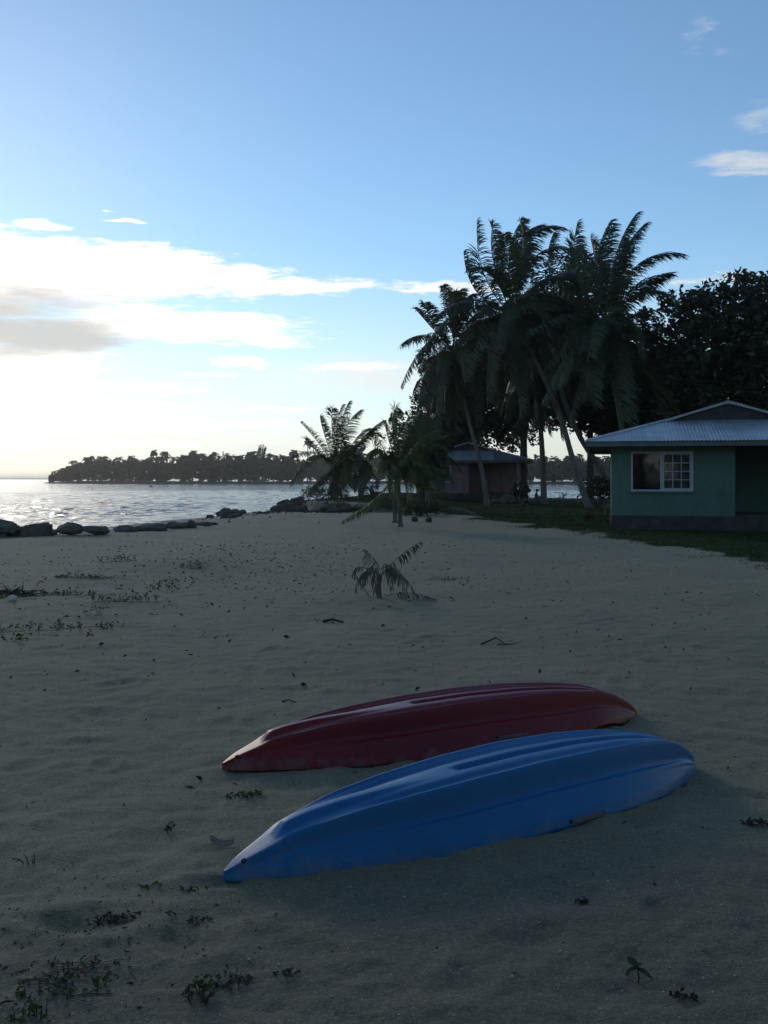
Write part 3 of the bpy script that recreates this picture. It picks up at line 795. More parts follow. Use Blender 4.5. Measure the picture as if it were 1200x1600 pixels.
palm('young_palm', 'dark young palm behind the bushy one, beside the pink house', 47, (668, 790), [(668, 755)], (668, 712),
     [(-20, -50, -40, -50, 0), (-30, -30, -56, 10, 0), (0, -50, 10, -64, 0), (25, -40, 50, -36, 0), (30, -20, 55, 30, -.5), (-10, -20, -20, 45, -1), (15, -20, 20, 50, -1)],
     16, .12, .7, 80, M['frond'], GY, 14, wind=(.15, 0, 0), flen=2.3, hang=.9, r1=.1)


# withered seedling in the open sand
def withered():
    b = on_ground(593, 934); d = b.y; root = empty('withered_palm', b); tag(root, 'withered knee high palm seedling drooping alone on open sand', 'palm seedling')
    s = d / F; hub = W(595, 897, d)
    trunk(root, [b - Vector((0, 0, .04)), W(592, 915, d), hub], .036, .028, n=9, sides=8)
    L = [((597, 897), (618, 868), (658, 846), -.05, .15, 'part green frond rising to the right'), ((592, 895), (524, 866), (578, 947), .10, .11, 'arched dead frond bent to the ground on the left'),
         ((594, 890), (584, 868), (570, 858), .2, .16, None), ((604, 931), (640, 920), (680, 943), -.2, .13, 'dead frond lying on the sand to the right'), ((597, 895), (625, 868), (634, 924), -.3, .2, None),
         ((590, 895), (574, 870), (566, 915), -.22, .18, None), ((596, 890), (606, 862), (612, 918), .25, .2, None), ((597, 892), (612, 866), (624, 912), .3, .18, None),
         ((592, 893), (585, 872), (586, 922), -.3, .18, None), ((596, 897), (632, 884), (650, 934), .15, .12, None), ((592, 897), (560, 880), (556, 925), -.1, .12, None)]
    for k, (o_, c, t, dy, ll, lb) in enumerate(L):
        P2 = W(t[0], t[1], d + dy); g = gz(P2.x, P2.y) + .015; P2.z = max(P2.z, g)
        add_frond(root, W(o_[0], o_[1], d), W(c[0], c[1], d + dy * .5), P2, ll * 1.3, 26, M['frond_young'] if k == 0 else M['frond_dry'], label=lb, seed=900 + k, hang=1.5, width=.014, rr=.007, droop=1.0, splay=.6, start=.2, rag=.4)


withered()


# ------------------------------------------------------------------ broadleaf trees
def broad_tree(name, label, base, crown, n_cl, per, leaf, seed, group, lean=(0, 0), trunk_r=.28, flat=.75):
    """crown: list of ellipsoids (centre, radii) in world metres"""
    r = np.random.RandomState(seed); b = Vector(base); root = empty(name, b); tag(root, label, 'tree', group)
    vol = np.array([c[1][0] * c[1][1] * c[1][2] for c in crown]); cs = []; rs = []
    while len(cs) < n_cl:
        c, e = crown[r.choice(len(crown), p=vol / vol.sum())]
        d = r.normal(size=3); d /= np.linalg.norm(d); q = r.rand() ** .4 * 1.12
        cs.append(np.array(c) + d * q * np.array(e) - np.array(b)); rs.append(r.uniform(.35, .85))
    v, q = leaf_cloud(cs, rs, per, leaf, seed, flat, .1)
    top = np.mean([c[0] for c in crown], 0); zlow = min(c[0][2] - c[1][2] * .5 for c in crown)
    fork = Vector((b.x + lean[0], b.y + lean[1], zlow)) - b
    trunk(root, [b - Vector((0, 0, .1)), b + fork * .5 + Vector((lean[0] * .2, 0, 0)), b + fork], trunk_r, trunk_r * .7, n=12, sides=9, rings=False, mat=M['bark'])
    idx = r.choice(len(cs), min(26, len(cs)), replace=False)
    for k, i in enumerate(idx[:9]):
        tgt = Vector(cs[i]); mid = fork + (tgt - fork) * .5 + Vector((0, 0, .4)) + Vector(r.normal(0, .3, 3))
        mb = MB().tube([fork - Vector((0, 0, .1)), mid, tgt], [trunk_r * .45, trunk_r * .26, .03], 6)
        for j in range(3):
            sub = Vector(cs[r.randint(len(cs))]); sub = mid + (sub - mid).normalized() * r.uniform(1.2, 2.4)
            mb.tube([mid, mid + (sub - mid) * .5 + Vector(r.normal(0, .12, 3)), sub], [trunk_r * .14, .04, .012], 5)
        mb.build('limb', M['bark'], root, smooth=True)
    o = link('crown', np_mesh('crown', v, q), M['leaf'], root); o['kind'] = 'stuff'
    return root


def ell(px, py, d, rx, rz, ry=3.0):
    return (tuple(W(px, py, d)), (rx * d / F, ry, rz * d / F))


GT = 'dark broadleaf trees behind the houses'
broad_tree('broadleaf_tree', 'big dark broadleaf tree behind the green house, rounded top at the right edge', (18.5, 47, 0),
           [ell(1175, 520, 47, 105, 82), ell(1080, 560, 48, 62, 90), ell(1250, 560, 47, 100, 120), ell(1130, 620, 48, 100, 60), ell(1080, 470, 48, 36, 20, 1.5)], 930, 40, .30, 51, GT, trunk_r=.4)
broad_tree('broadleaf_tree', 'dark broadleaf tree crowded behind the tallest palms, sky flecks below its crown', (9.6, 66, 0),
           [ell(905, 545, 65, 70, 105), ell(830, 560, 66, 60, 90), ell(985, 580, 64, 70, 90), ell(870, 620, 66, 60, 46), ell(890, 440, 64, 40, 40, 2)], 1100, 44, .30, 52, GT, trunk_r=.3)
broad_tree('broadleaf_tree', 'dark broadleaf tree standing behind the pink house roof', (6.8, 74, 0),
           [ell(765, 620, 74, 60, 60), ell(800, 660, 74, 44, 40), ell(725, 640, 73, 40, 56), ell(770, 560, 72, 46, 40), ell(712, 605, 73, 48, 62)], 860, 42, .30, 53, GT, trunk_r=.25)
broad_tree('broadleaf_tree', 'low dark leafy tree left of the pink house, behind the bushy young palm', (3.0, 70, 0),
           [ell(690, 680, 70, 40, 46), ell(655, 700, 70, 40, 50), ell(680, 640, 70, 34, 40), ell(715, 690, 71, 40, 40)], 480, 42, .28, 54, GT, trunk_r=.16)
broad_tree('broadleaf_tree', 'broadleaf tree filling the gap between the last palm and the green house roof', (12.9, 60, 0),
           [ell(930, 640, 60, 30, 36), ell(985, 640, 58, 50, 60), ell(1040, 620, 58, 50, 60)], 560, 42, .30, 55, GT, trunk_r=.25)


def shrub(name, label, base, r_, h, n, leaf, seed, mat, group=None, cat='shrub'):
    rr = np.random.RandomState(seed); b = Vector(base); root = empty(name, b); tag(root, label, cat, group); cs = []
    mb = MB()
    for k in range(n):
        a = rr.uniform(0, 6.28); q = rr.rand() ** .5
        p = np.array([math.cos(a) * q * r_, math.sin(a) * q * r_ * .8, h * (.25 + .7 * rr.rand() * (1 - .4 * q))]); cs.append(p)
        if k < 14: mb.tube([(0, 0, -.05), tuple(p * .5 + np.array([0, 0, .05])), tuple(p)], [.02, .013, .005], 4)
    o = mb.build('stem', M['twig'], root); o['kind'] = 'stuff'
    v, q = leaf_cloud(cs, [r_ * .28] * n, 26, leaf, seed)
    o = link('foliage', np_mesh('foliage', v, q), mat, root); o['kind'] = 'stuff'
    return root


_p = W(934, 790, 52); shrub('shrub', 'rounded dark shrub between the leaning trunks and the green house', (_p.x, _p.y, gz(_p.x, _p.y)), .95, 2.0, 46, .2, 61, M['leaf'])
_p = W(808, 790, 63); shrub('shrub', 'small dark shrub at the right corner of the pink house', (_p.x + .2, _p.y, gz(_p.x, _p.y)), .6, 1.5, 26, .18, 62, M['leaf'])
_p = W(640, 800, 43); shrub('shrub', 'low green bush just behind the stems of the bushy young palm', (_p.x, _p.y, gz(_p.x, _p.y)), .8, .7, 50, .12, 64, M['frond_young'])
_p = W(655, 800, 41); shrub('shrub', 'low green bush right of the bushy young palm, before the pink house', (_p.x, _p.y, gz(_p.x, _p.y)), .9, .75, 50, .12, 65, M['frond_young'])
_p = W(500, 795, 60); shrub('shrub', 'low yellowish shrub at the tip of the rocky point', (_p.x, _p.y, gz(_p.x, _p.y)), 1.3, .85, 60, .12, 63, M['weed'])


def banana():
    d = 52; b = W(563, 792, d); b.z = gz(b.x, b.y); root = empty('banana_plant', b)
    tag(root, 'dark broad leaved plant between the two young palms, one big leaf hanging down', 'plant')
    r = np.random.RandomState(77); hub = W(563, 728, d)
    trunk(root, [b, W(563, 760, d), hub], .14, .09, n=8, rings=False, mat=M['frond'])
    for k, (cx, cy, tx, ty, dy) in enumerate([(-18, -45, -36, -8, -.3), (-2, -40, 6, -28, .5), (14, -30, 12, 24, -.4), (-6, -30, -8, 40, -.9), (-24, -30, -26, 34, .2), (5, -30, 4, 44, -.8)]):
        s = d / F; P = bez(np.array(hub) - np.array(b), np.array(hub) - np.array(b) + np.array([cx * s, dy * .5, -cy * s]), np.array(hub) - np.array(b) + np.array([tx * s, dy, -ty * s]), np.linspace(0, 1, 12))
        T = np.gradient(P, axis=0); T /= np.linalg.norm(T, axis=1)[:, None]; S = np.cross(T, [0, .3, 1]); S /= np.linalg.norm(S, axis=1)[:, None]
        w = .36 * np.sin(np.clip(np.linspace(-.05, 1, 12), 0.02, 1) * math.pi) ** .6
        V = np.stack([P - S * w[:, None] - np.array([0, 0, .1]), P, P + S * w[:, None] - np.array([0, 0, .1])], 1).reshape(-1, 3)
        Q = [(i * 3 + j, i * 3 + j + 1, i * 3 + j + 4, i * 3 + j + 3) for i in range(11) for j in range(2)]
        link('leaf', np_mesh('leaf', V, Q), M['frond'], root, smooth=True)


banana()

# far skyline palms and feathery tree
GF = 'palms rising above the far wood'


def far_palm(px, py, label, seed, sc=1.0):
    r = np.random.RandomState(seed); d = far_d(px) + 6; x = (px - 600) / F * d
    root = empty('far_palm', (x, d, WATER_Z + .7)); tag(root, label, 'palm tree', GF)
    hub = W(px, py + 3, d)
    trunk(root, [Vector((x + r.normal(0, .8), d, WATER_Z + .6)), hub], .22, .16, n=6, sides=5, rings=False, mat=M['far_bark'])
    V = []; Q = []; T = []; off = 0
    for k in range(15):
        a = r.uniform(0, 6.28); e = r.uniform(-.4, 1.2); fl = 3.4 * sc * r.uniform(.8, 1.1)
        dr = np.array([math.cos(a) * math.cos(e), math.sin(a) * math.cos(e), math.sin(e)]); P0 = np.array(hub) - np.array(root.location); wx = .1 + .25 * ((seed * 7) % 5) / 4
        v, q, t = frond_mesh(P0, P0 + dr * fl * .55, P0 + dr * fl * .75 + np.array([.3, 0, -1.5]), 1.2, 14, wind=(wx, 0, 0), seed=seed * 50 + k, width=.34, rr=.08)
        V.append(v); Q += [[i + off for i in f] for f in q]; T += [[i + off for i in f] for f in t]; off += len(v)
    o = link('crown', np_mesh('crown', np.concatenate(V), Q, T), M['far_leaf'], root); o['kind'] = 'stuff'


for _k, (_px, _py, _lb, _sc) in enumerate([
        (142, 713, 'leftmost far palm, short, above the thin end of the far wood', .8), (205, 712, 'short far palm left of the lone slender one', .85),
        (240, 703, 'slender far palm standing clear above the wood, over the marker pole', .75), (257, 706, 'far palm close right of the slender clear standing one', .95),
        (286, 712, 'low far palm before the pair of taller ones', .85), (301, 705, 'tall far palm left of the middle of the far wood', 1.0),
        (315, 707, 'far palm close right of the tall middle one', .8), (333, 707, 'far palm at the middle of the far wood, left of the feathery tree', .95),
        (372, 712, 'small far palm just left of the feathery casuarina', .8), (458, 703, 'far palm right of the feathery tree, left of the young palm', 1.0),
        (481, 690, 'tallest far palm, just left of the fanned young palm', 1.0)]):
    far_palm(_px, _py, _lb, 200 + _k, _sc)


def casuarina(px, top, half, label, seed, n):
    r = np.random.RandomState(seed); d = far_d(px) + 2; s = d / F; x = (px - 600) / F * d; b = Vector((x, d, WATER_Z + .7)); root = empty('casuarina_tree', b); tag(root, label, 'tree')
    H = CAM_Z + (748 - top) * s - b.z
    mb = MB().tube([(0, 0, -.2), (.2, 0, H * .5), (half * s * .35, 0, H * .93)], [.3, .2, .03], 6); cs = []
    for k in range(n):
        h = H * r.uniform(.35, 1.0); wv = half * s * (1.05 - .75 * (h / H) ** 2); a = r.uniform(0, 6.28)
        p = np.array([math.cos(a) * wv * .55 + .35 * half * s * h / H, math.sin(a) * wv * .55, h * .8]); t = p + np.array([r.uniform(.1, .6) + .25 * np.sign(math.cos(a)), 0, r.uniform(1.2, 2.6)])
        mb.tube([tuple(p - np.array([0, 0, .6])), tuple(t)], [.04, .01], 3)
        for q in np.linspace(0, 1, 5): cs.append(p + (t - p) * q)
    mb.build('trunk', M['far_bark'], root)
    v, q = leaf_cloud(cs, [.35] * len(cs), 12, .5, seed, 1.2)
    o = link('crown', np_mesh('crown', v, q), M['far_leaf'], root); o['kind'] = 'stuff'


casuarina(403, 689, 17, 'tall feathery casuarina rising from the far wood', 301, 46)
casuarina(347, 703, 5, 'thin feathery tree rising from the middle of the far wood', 302, 12)
casuarina(158, 709, 4, 'thin feathery tree near the left end of the far wood', 303, 9)


# marker pole in the lagoon
def marker():
    d = 260; p = W(236, 757, d); root = empty('marker_pole', (p.x, d, WATER_Z)); tag(root, 'thin marker pole on a dark float out on the lagoon', 'marker')
    MB().tube([(0, 0, -.5), (0, 0, .5), (0, 0, 1.9)], [.06, .06, .04], 8).build('pole', M['white_frame'], root)
    MB().tube([(0, 0, -.4), (0, 0, -.1), (0, 0, .3), (0, 0, .55)], [.25, .42, .36, .1], 10).build('float', M['buoy_dark'], root, smooth=True)
    MB().box((-.14, -.03, 1.55), (.14, .03, 1.9)).build('topmark', M['buoy_dark'], root)


marker()


# ------------------------------------------------------------------ houses
def house(name, label, origin, rz, wall_mat, panel_mat, sheets_old, pink=False):
    root = empty(name, origin, rz); tag(root, label, 'house')
    Wd, D, ov, ze, tn, hip = 7.1, 8.0, .75, 2.66, .29, 2.5
    zb, zt, th, cut, rec = .42, 2.60, .14, 3.55, 3.6
    p = MB()
    p.box((-.04, -.04, -.5), (Wd + .04, D + .04, .21)); p.box((-.01, -.01, .211), (Wd + .01, D + .01, zb)); p.build('plinth', M['plinth'], root)
    wx0, wx1, wz0, wz1 = .62, 2.31, 1.21, 2.30
    w = MB()
    w.box((0, 0, zb), (wx0, th, zt)); w.box((wx1, 0, zb), (cut, th, zt)); w.box((wx0, 0, zb), (wx1, th, wz0)); w.box((wx0, 0, wz1), (wx1, th, zt)); w.build('front_wall', wall_mat, root)
    # raised corner panel
    MB().box((-.012, -.018, zb), (wx0 - .03, -.001, zt - .02)).build('corner_panel', panel_mat, root)
    MB().box((cut - th, th, zb), (cut, rec, zt)).build('porch_side_wall', wall_mat, root)
    b = MB(); dx0, dx1 = 5.1, 6.0
    b.box((cut, rec, zb), (dx0, rec + th, zt)); b.box((dx1, rec, zb), (Wd, rec + th, zt)); b.box((dx0, rec, 2.42), (dx1, rec + th, zt)); b.build('porch_back_wall', wall_mat, root)
    dr = MB().box((dx0 + .04, rec + .04, zb), (dx1 - .04, rec + .09, 2.40)).build('door', wall_mat if pink else M['gable'], root)
    MB().tube([(dx0 + .12, rec + .0, 1.4), (dx0 + .12, rec + .04, 1.4)], [.03, .03], 8).build('handle', M['barge'], dr)
    MB().box((0, th, zb), (th, D - th, zt)).build('side_wall', wall_mat, root)
    MB().box((Wd - th, rec + th, zb), (Wd, D - th, zt)).build('side_wall', wall_mat, root)
    MB().box((0, D - th, zb), (Wd, D, zt)).build('back_wall', wall_mat, root)
    MB().box((th, th, zb + .001), (Wd - th, D - th, zb + .03)).build('floor', M['dark_in'], root)
    MB().box((Wd - .16, .02, zb), (Wd - .02, .16, zt)).build('porch_post', wall_mat if pink else panel_mat, root)
    # window
    fw = .055
    f = MB()
    for a_, b_ in (((wx0 - fw, -.03, wz0 - fw), (wx1 + fw, .05, wz0)), ((wx0 - fw, -.03, wz1), (wx1 + fw, .05, wz1 + fw)), ((wx0 - fw, -.028, wz0), (wx0, .05, wz1)), ((wx1, -.028, wz0), (wx1 + fw, .05, wz1))): f.box(a_, b_)
    xm = (wx0 + wx1) / 2
    f.box((xm - .05, -.026, wz0), (xm + .03, .06, wz1))
    win = f.build('window', M['white_frame'], root)
    MB().box((wx0 - .1, -.075, wz0 - fw - .035), (wx1 + .1, -.001, wz0 - fw - .001)).build('sill', panel_mat, win)
    sash = MB(); sx0, sx1 = xm + .03, wx1
    for a_, b_ in (((sx0, -.02, wz0), (sx0 + .035, .03, wz1)), ((sx1 - .045, -.02, wz0), (sx1, .03, wz1)), ((sx0 + .035, -.02, wz0), (sx1 - .045, .03, wz0 + .04)), ((sx0 + .035, -.02, wz1 - .04), (sx1 - .045, .03, wz1))): sash.box(a_, b_)
    sash.build('sash', M['white_frame'], win)
    gx0, gx1, gz0, gz1 = sx0 + .035, sx1 - .045, wz0 + .04, wz1 - .04
    pw, ph = (gx1 - gx0) / 3, (gz1 - gz0) / 4
    mv = MB().box((-.011, -.012, gz0), (.011, .02, gz1)).mesh('muntin'); mh = MB().box((gx0, -.014, -.011), (gx1, .018, .011)).mesh('muntin')
    for i in (1, 2): link('muntin', mv, M['white_frame'], win, (gx0 + pw * i, 0, 0))
    for i in (1, 2, 3): link('muntin', mh, M['white_frame'], win, (0, 0, gz0 + ph * i))
    pm = MB().box((.012, .002, .012), (pw - .012, .006, ph - .012)).mesh('pane')
    for i in range(3):
        for j in range(4): link('pane', pm, M['glass'], win, (gx0 + pw * i, 0, gz0 + ph * j))
    if pink:
        MB().box((wx0, .0, wz0), (xm - .05, .03, wz1)).build('shutter', M['teal_panel'], win)
    else:
        MB().box((wx0 + .001, .012, wz0 + .001), (xm - .051, .017, wz1 - .001)).build('pane', M['glass'], win)
    # curtain hung behind the right sash
    c = MB(); nx = 30; vs = []
    for i in range(nx + 1):
        x = sx0 - .02 + (sx1 - sx0 + .1) * i / nx; y = .20 + .02 * math.sin(i * 1.4)
        vs += [(x, y, wz0 - .1), (x, y, wz1 + .08)]
    c.add(vs, [(2 * i, 2 * i + 2, 2 * i + 3, 2 * i + 1) for i in range(nx)]); c.build('curtain', M['curtain'], win, smooth=True)
    # eaves
    MB().box((-ov + .04, -ov + .04, ze - .07), (Wd + ov - .04, D + ov - .04, ze - .045)).build('soffit', M['fascia'], root)
    fa = MB(); X0, X1, Y0, Y1 = -ov, Wd + ov, -ov, D + ov
    fa.box((X0, Y0, ze - .17), (X1, Y0 + .03, ze - .02)); fa.box((X0, Y1 - .03, ze - .17), (X1, Y1, ze - .02))
    fa.box((X0, Y0 + .031, ze - .17), (X0 + .03, Y1 - .031, ze - .02)); fa.box((X1 - .03, Y0 + .031, ze - .17), (X1, Y1 - .031, ze - .02)); fa.build('fascia', M['fascia'], root)
    # corrugated roof: front hip slope sheet by sheet
    per, amp = .105, .011
    half = (X1 - X0) / 2

    def corr(u): return amp * math.sin(2 * math.pi * u / per)
    ns = 10; swd = (X1 - X0) / ns
    for i in range(ns):
        xs = np.arange(X0 + swd * i, X0 + swd * (i + 1) + 1e-6, per / 6); vs = []
        xs = np.append(xs, min(X0 + swd * (i + 1) + .04, X1))
        lift = .003 * (i % 2)
        for x in xs:
            r = max(0.0, min(hip, x - X0, X1 - x))
            for q in (-.05, r): vs.append((x, Y0 + q, ze + tn * q + corr(x - X0) + lift))
        nq = len(xs) - 1
        MB().add(vs, [(2 * j, 2 * j + 2, 2 * j + 3, 2 * j + 1) for j in range(nq)]).build('roof_sheet', M['roof_old'] if i in sheets_old else M['roof'], root, smooth=True)
    gy = Y0 + hip
    for sgn in (-1, 1):
        vs = []; ys = np.arange(Y0, Y1 + 1e-6, per / 6)
        for y in ys:
            r = min(half, y - Y0 if y < gy - .12 else half, (Y1 - y) if Y1 - y < hip else half)
            for q in (-.05, max(r, 0.0)):
                x = (X0 + q) if sgn < 0 else (X1 - q); vs.append((x, y, ze + tn * q + corr(y)))
        MB().add(vs, [(2 * j, 2 * j + 2, 2 * j + 3, 2 * j + 1) for j in range(len(ys) - 1)]).build('roof_slope', M['roof'], root, smooth=True)
    vs = []; xs = np.arange(X0, X1 + 1e-6, per / 4)
    for x in xs:
        r = max(0.0, min(hip, x - X0, X1 - x))
        for q in (-.05, r): vs.append((x, Y1 - q, ze + tn * q + corr(x)))
    MB().add(vs, [(2 * j, 2 * j + 1, 2 * j + 3, 2 * j + 2) for j in range(len(xs) - 1)]).build('roof_slope', M['roof'], root, smooth=True)
    zg = ze + tn * hip; zr = ze + tn * half
    for yy in (gy - .02, Y1 - hip + .02):
        MB().add([(X0 + hip, yy, zg - .02), (X1 - hip, yy, zg - .02), (X0 + half, yy, zr - .02)], [(0, 1, 2)]).build('gable_panel', M['gable'], root)
    for sgn in (-1, 1):
        a = (X0 + hip - .12, gy - .14, zg - .02) if sgn < 0 else (X1 - hip + .12, gy - .14, zg - .02)
        MB().bar(a, (X0 + half, gy - .14, zr + .035), .05, .07).build('barge_board', M['barge'], root)
        c0 = (X0 if sgn < 0 else X1)
        MB().tube([(c0, Y0, ze + .01), (c0 + (-sgn) * hip * .5, Y0 + hip * .5, ze + tn * hip * .5 + .02), (c0 + (-sgn) * hip, gy, zg + .02)], [.045] * 3, 7).build('hip_cap', M['roof'], root, smooth=True)
    MB().tube([(X0 + half, gy - .16, zr + .02), (X0 + half, (gy + Y1 - hip) / 2, zr + .02), (X0 + half, Y1 - hip + .16, zr + .02)], [.05] * 3, 7).build('ridge_cap', M['roof'], root, smooth=True)
    return root


house('green_house', 'green painted house at right with white sliding window and grey corrugated roof', (6.93, 29.2, gz(7.5, 29) - .0), R(-13), M['green_paint'], M['green_paint_b'], ())
house('pink_house', 'pink house half hidden behind the young palms, corrugated roof, shaded porch', (2.2, 65.5, gz(5, 65) + .02), R(-4), M['pink_paint'], M['pink_paint'], (7, 8, 9), pink=True)


# ------------------------------------------------------------------ kayaks
def kayak(name, label, bow, stern, mat, roll=0.0, hv=-.972, gap=0.0):
    L = 2.84; Wk = .352
    bow = Vector(bow); stern = Vector(stern); ax = stern - bow
    rz = math.atan2(ax.y, ax.x); mid = (bow + stern) / 2; L = ax.length
    root = empty(name, (mid.x, mid.y, gz(mid.x, mid.y)), rz); tag(root, label, 'kayak', 'upturned kayaks on the sand')
    nt_, nv = 150, 140
    T = np.concatenate([[0, .002, .006, .012], np.linspace(.02, .98, nt_ - 8), [.988, .994, .998, 1.0]])

    def keel(t):
        return np.interp(t, [0, .012, .03, .07, .095, .13, .2, .3, .42, .55, .68, .78, .86, .92, .96, .985, 1], [.020, .042, .068, .112, .148, .17, .198, .23, .256, .272, .272, .258, .232, .193, .140, .090, .040])
    ks = keel(np.linspace(0, 1, 400)); ker = np.exp(-np.linspace(-2, 2, 13) ** 2); ker /= ker.sum()
    ks = np.convolve(np.pad(ks, 6, mode='edge'), ker, 'valid'); K = np.interp(T, np.linspace(0, 1, 400), ks)
    tau = np.where(T < .54, (.54 - T) / .54, (T - .54) / .46)
    w = Wk * np.maximum(1 - tau ** 2.2, 0) ** .93 + .026 * np.sqrt(np.clip(np.minimum(T, 1 - T) / .02, 0, 1)) * (tau ** 4)
    G = .030 * np.exp(-((T - .60) / .22) ** 2) + gap * np.exp(-((T - .86) / .075) ** 2) - .012
    cy = [0, .2, .4, .5, .55, .585, .62, .68, .77, .80, .87, .93, .975, 1.0]; cz = [1.0, 1.0, .995, .985, .95, .82, .62, .57, .52, .43, .36, .24, .10, 0.0]
    a = np.linspace(0, 1, nv // 2 + 1); fine = np.linspace(0, 1, 300); fz = np.interp(fine, cy, cz)
    ker2 = np.exp(-np.linspace(-3.6, 3.6, 25) ** 2); ker2 /= ker2.sum()
    pad = np.concatenate([fz[12:0:-1], fz, 2 * fz[-1] - fz[-2:-14:-1]]); fz = np.convolve(pad, ker2, 'valid')
    # denser samples toward the gunwale
    av = np.concatenate([-a[::-1], a[1:]]); V = []
    sm = lambda x, p, q: smooth(x, p, q)
    for i, t in enumerate(T):
        yy = av * w[i]; f = np.interp(np.abs(av), fine, fz); z = G[i] + (K[i] - G[i]) * f
        win = float(sm(t, .10, .22) * sm(.97 - t, 0, .10)); aw = np.abs(av)
        z = z + win * .019 * np.exp(-((aw - .56) / .06) ** 2)                                        # chine ridges
        z = z - win * .012 * np.exp(-((aw - .655) / .05) ** 2) * float(sm(t, .2, .4))                  # groove below the chine
        z = z - float(sm(t, .12, .3) * sm(.95 - t, 0, .1)) * .012 * np.exp(-((aw - .875) / .04) ** 2)
        z = z + float(sm(t, .078, .098) * sm(.40 - t, 0, .27)) * .028 * np.exp(-(np.abs(yy) / .038) ** 4)   # keel ridge at the bow
        z = z - float(sm(t, .405, .43) * sm(.945 - t, 0, .05)) * .024 * np.exp(-(np.abs(yy) / .026) ** 4)  # long channel toward the stern
        z = z - float(sm(t, .15, .3) * sm(.9 - t, 0, .15)) * .017 * np.exp(-((aw - .34) / .085) ** 2)   # shallow channels either side
        V.append(np.stack([np.full_like(yy, (t - .5) * L), yy, z], -1))
    nvr = len(av)
    # underside: rolled gunwale and sunken deck
    for i, t in enumerate(T):
        yi = np.linspace(-.93, .93, 11) * w[i]; dk = G[i] + .012 + .07 * (1 - (np.linspace(-1, 1, 11)) ** 2) * float(sm(w[i], .05, .25))
        V.append(np.stack([np.full_like(yi, (t - .5) * L), yi, dk], -1))
    V = np.concatenate(V); n1 = len(T) * nvr; Q = []
    for i in range(len(T) - 1):
        for j in range(nvr - 1): Q.append((i * nvr + j, (i + 1) * nvr + j, (i + 1) * nvr + j + 1, i * nvr + j + 1))
        for j in range(10): Q.append((n1 + i * 11 + j, n1 + i * 11 + j + 1, n1 + (i + 1) * 11 + j + 1, n1 + (i + 1) * 11 + j))
        Q.append((i * nvr, n1 + i * 11, n1 + (i + 1) * 11, (i + 1) * nvr)); Q.append((i * nvr + nvr - 1, (i + 1) * nvr + nvr - 1, n1 + (i + 1) * 11 + 10, n1 + i * 11 + 10))
    e = len(T) - 1
    me = np_mesh('hull', V, Q)
    bm = bmesh.new(); bm.from_mesh(me); bmesh.ops.remove_doubles(bm, verts=bm.verts, dist=.0004); bmesh.ops.holes_fill(bm, edges=[x for x in bm.edges if x.is_boundary], sides=0)
    bmesh.ops.recalc_face_normals(bm, faces=bm.faces); bm.to_mesh(me); bm.free()
    hull = link('hull', me, mat, root, smooth=True)
    root.rotation_euler = (roll, 0, rz)

    def on_hull(t, av_, off=.0):
        i = int(np.argmin(np.abs(T - t))); j = int(np.argmin(np.abs(av - av_))); return Vector(V[i * nvr + j])

    def normal(t, a_):
        u = on_hull(t + .02, a_) - on_hull(t - .02, a_); v_ = on_hull(t, a_ + .08) - on_hull(t, a_ - .08); return u.cross(v_).normalized()
    # drain plug near the bow, facing the viewer's side
    p = on_hull(.026, -.45); nn = normal(.026, -.45)
    MB().tube([p - nn * .012, p + nn * .0015, p + nn * .003], [.011, .011, .007], 12).build('drain_plug', M['hole'], hull)
    for t0, t1 in ((.555, .635),):
        pts = [on_hull(t0 + (t1 - t0) * k / 8, hv) + Vector((0, -.005 - .006 * math.sin(math.pi * k / 8), -.004)) for k in range(9)]
        h = MB()
        for q in range(8): h.bar(pts[q], pts[q + 1], .011, .015)
        ha = h.build('carry_handle', M['handle'], root)
        for pt in (pts[0], pts[-1]): MB().tube([pt + Vector((0, -.004, 0)), pt + Vector((0, .02, 0))], [.009, .009], 8).build('rivet', M['hole'], ha)
    return root


_b, _s = on_ground(349, 1382), on_ground(1085, 1200)
kayak('kayak', 'upturned blue kayak lying hull up in the foreground', _b, _s, M['kayak_blue'])
_b, _s = on_ground(347, 1206), on_ground(995, 1117)
kayak('kayak', 'upturned dark red kayak lying hull up behind the blue one', _b, _s, M['kayak_red'], hv=-.90, gap=.048)


# ------------------------------------------------------------------ rocks
def rock_mesh(size, seed, sub=3, cuts=9):
    r = np.random.RandomState(seed); bm = bmesh.new(); bmesh.ops.create_icosphere(bm, subdivisions=sub, radius=1.0)
    pl = []
    for k in range(cuts):
        n = r.normal(size=3); n /= np.linalg.norm(n); pl.append((n, r.uniform(.55, .85)))
    for v in bm.verts:
        c = np.array(v.co)
        for n, h in pl:
            q = c.dot(n)
            if q > h: c = c - n * (q - h) * .93
        c = c * (1 + .05 * float(perlin(np.array([c[0] * 7 + seed]), np.array([c[1] * 7 + c[2] * 6]), seed + 5)[0]) + .09 * float(perlin(np.array([c[0] * 3 + seed]), np.array([c[1] * 3 + c[2] * 2.3]), seed)[0]) * 2)
        v.co = Vector(c * np.array(size))
    me = bpy.data.meshes.new('boulder'); bm.to_mesh(me); bm.free(); return me


GR = 'boulders along the waterline'


def boulder(px, d, size, label, seed, base=842, group=GR, mat='rock', sink=.25, rz=0.0):
    x = (px - 600) / F * d; z = gz(x, d)
    o = link('boulder', rock_mesh(size, seed), M[mat]); o.location = (x, d, z + size[2] * (1 - sink) - .05); o.scale = (.92, 1, .72) if group == GR else (1, 1, 1); o.rotation_euler = (0, 0, rz)
    tag(o, label, 'rock', group); return o


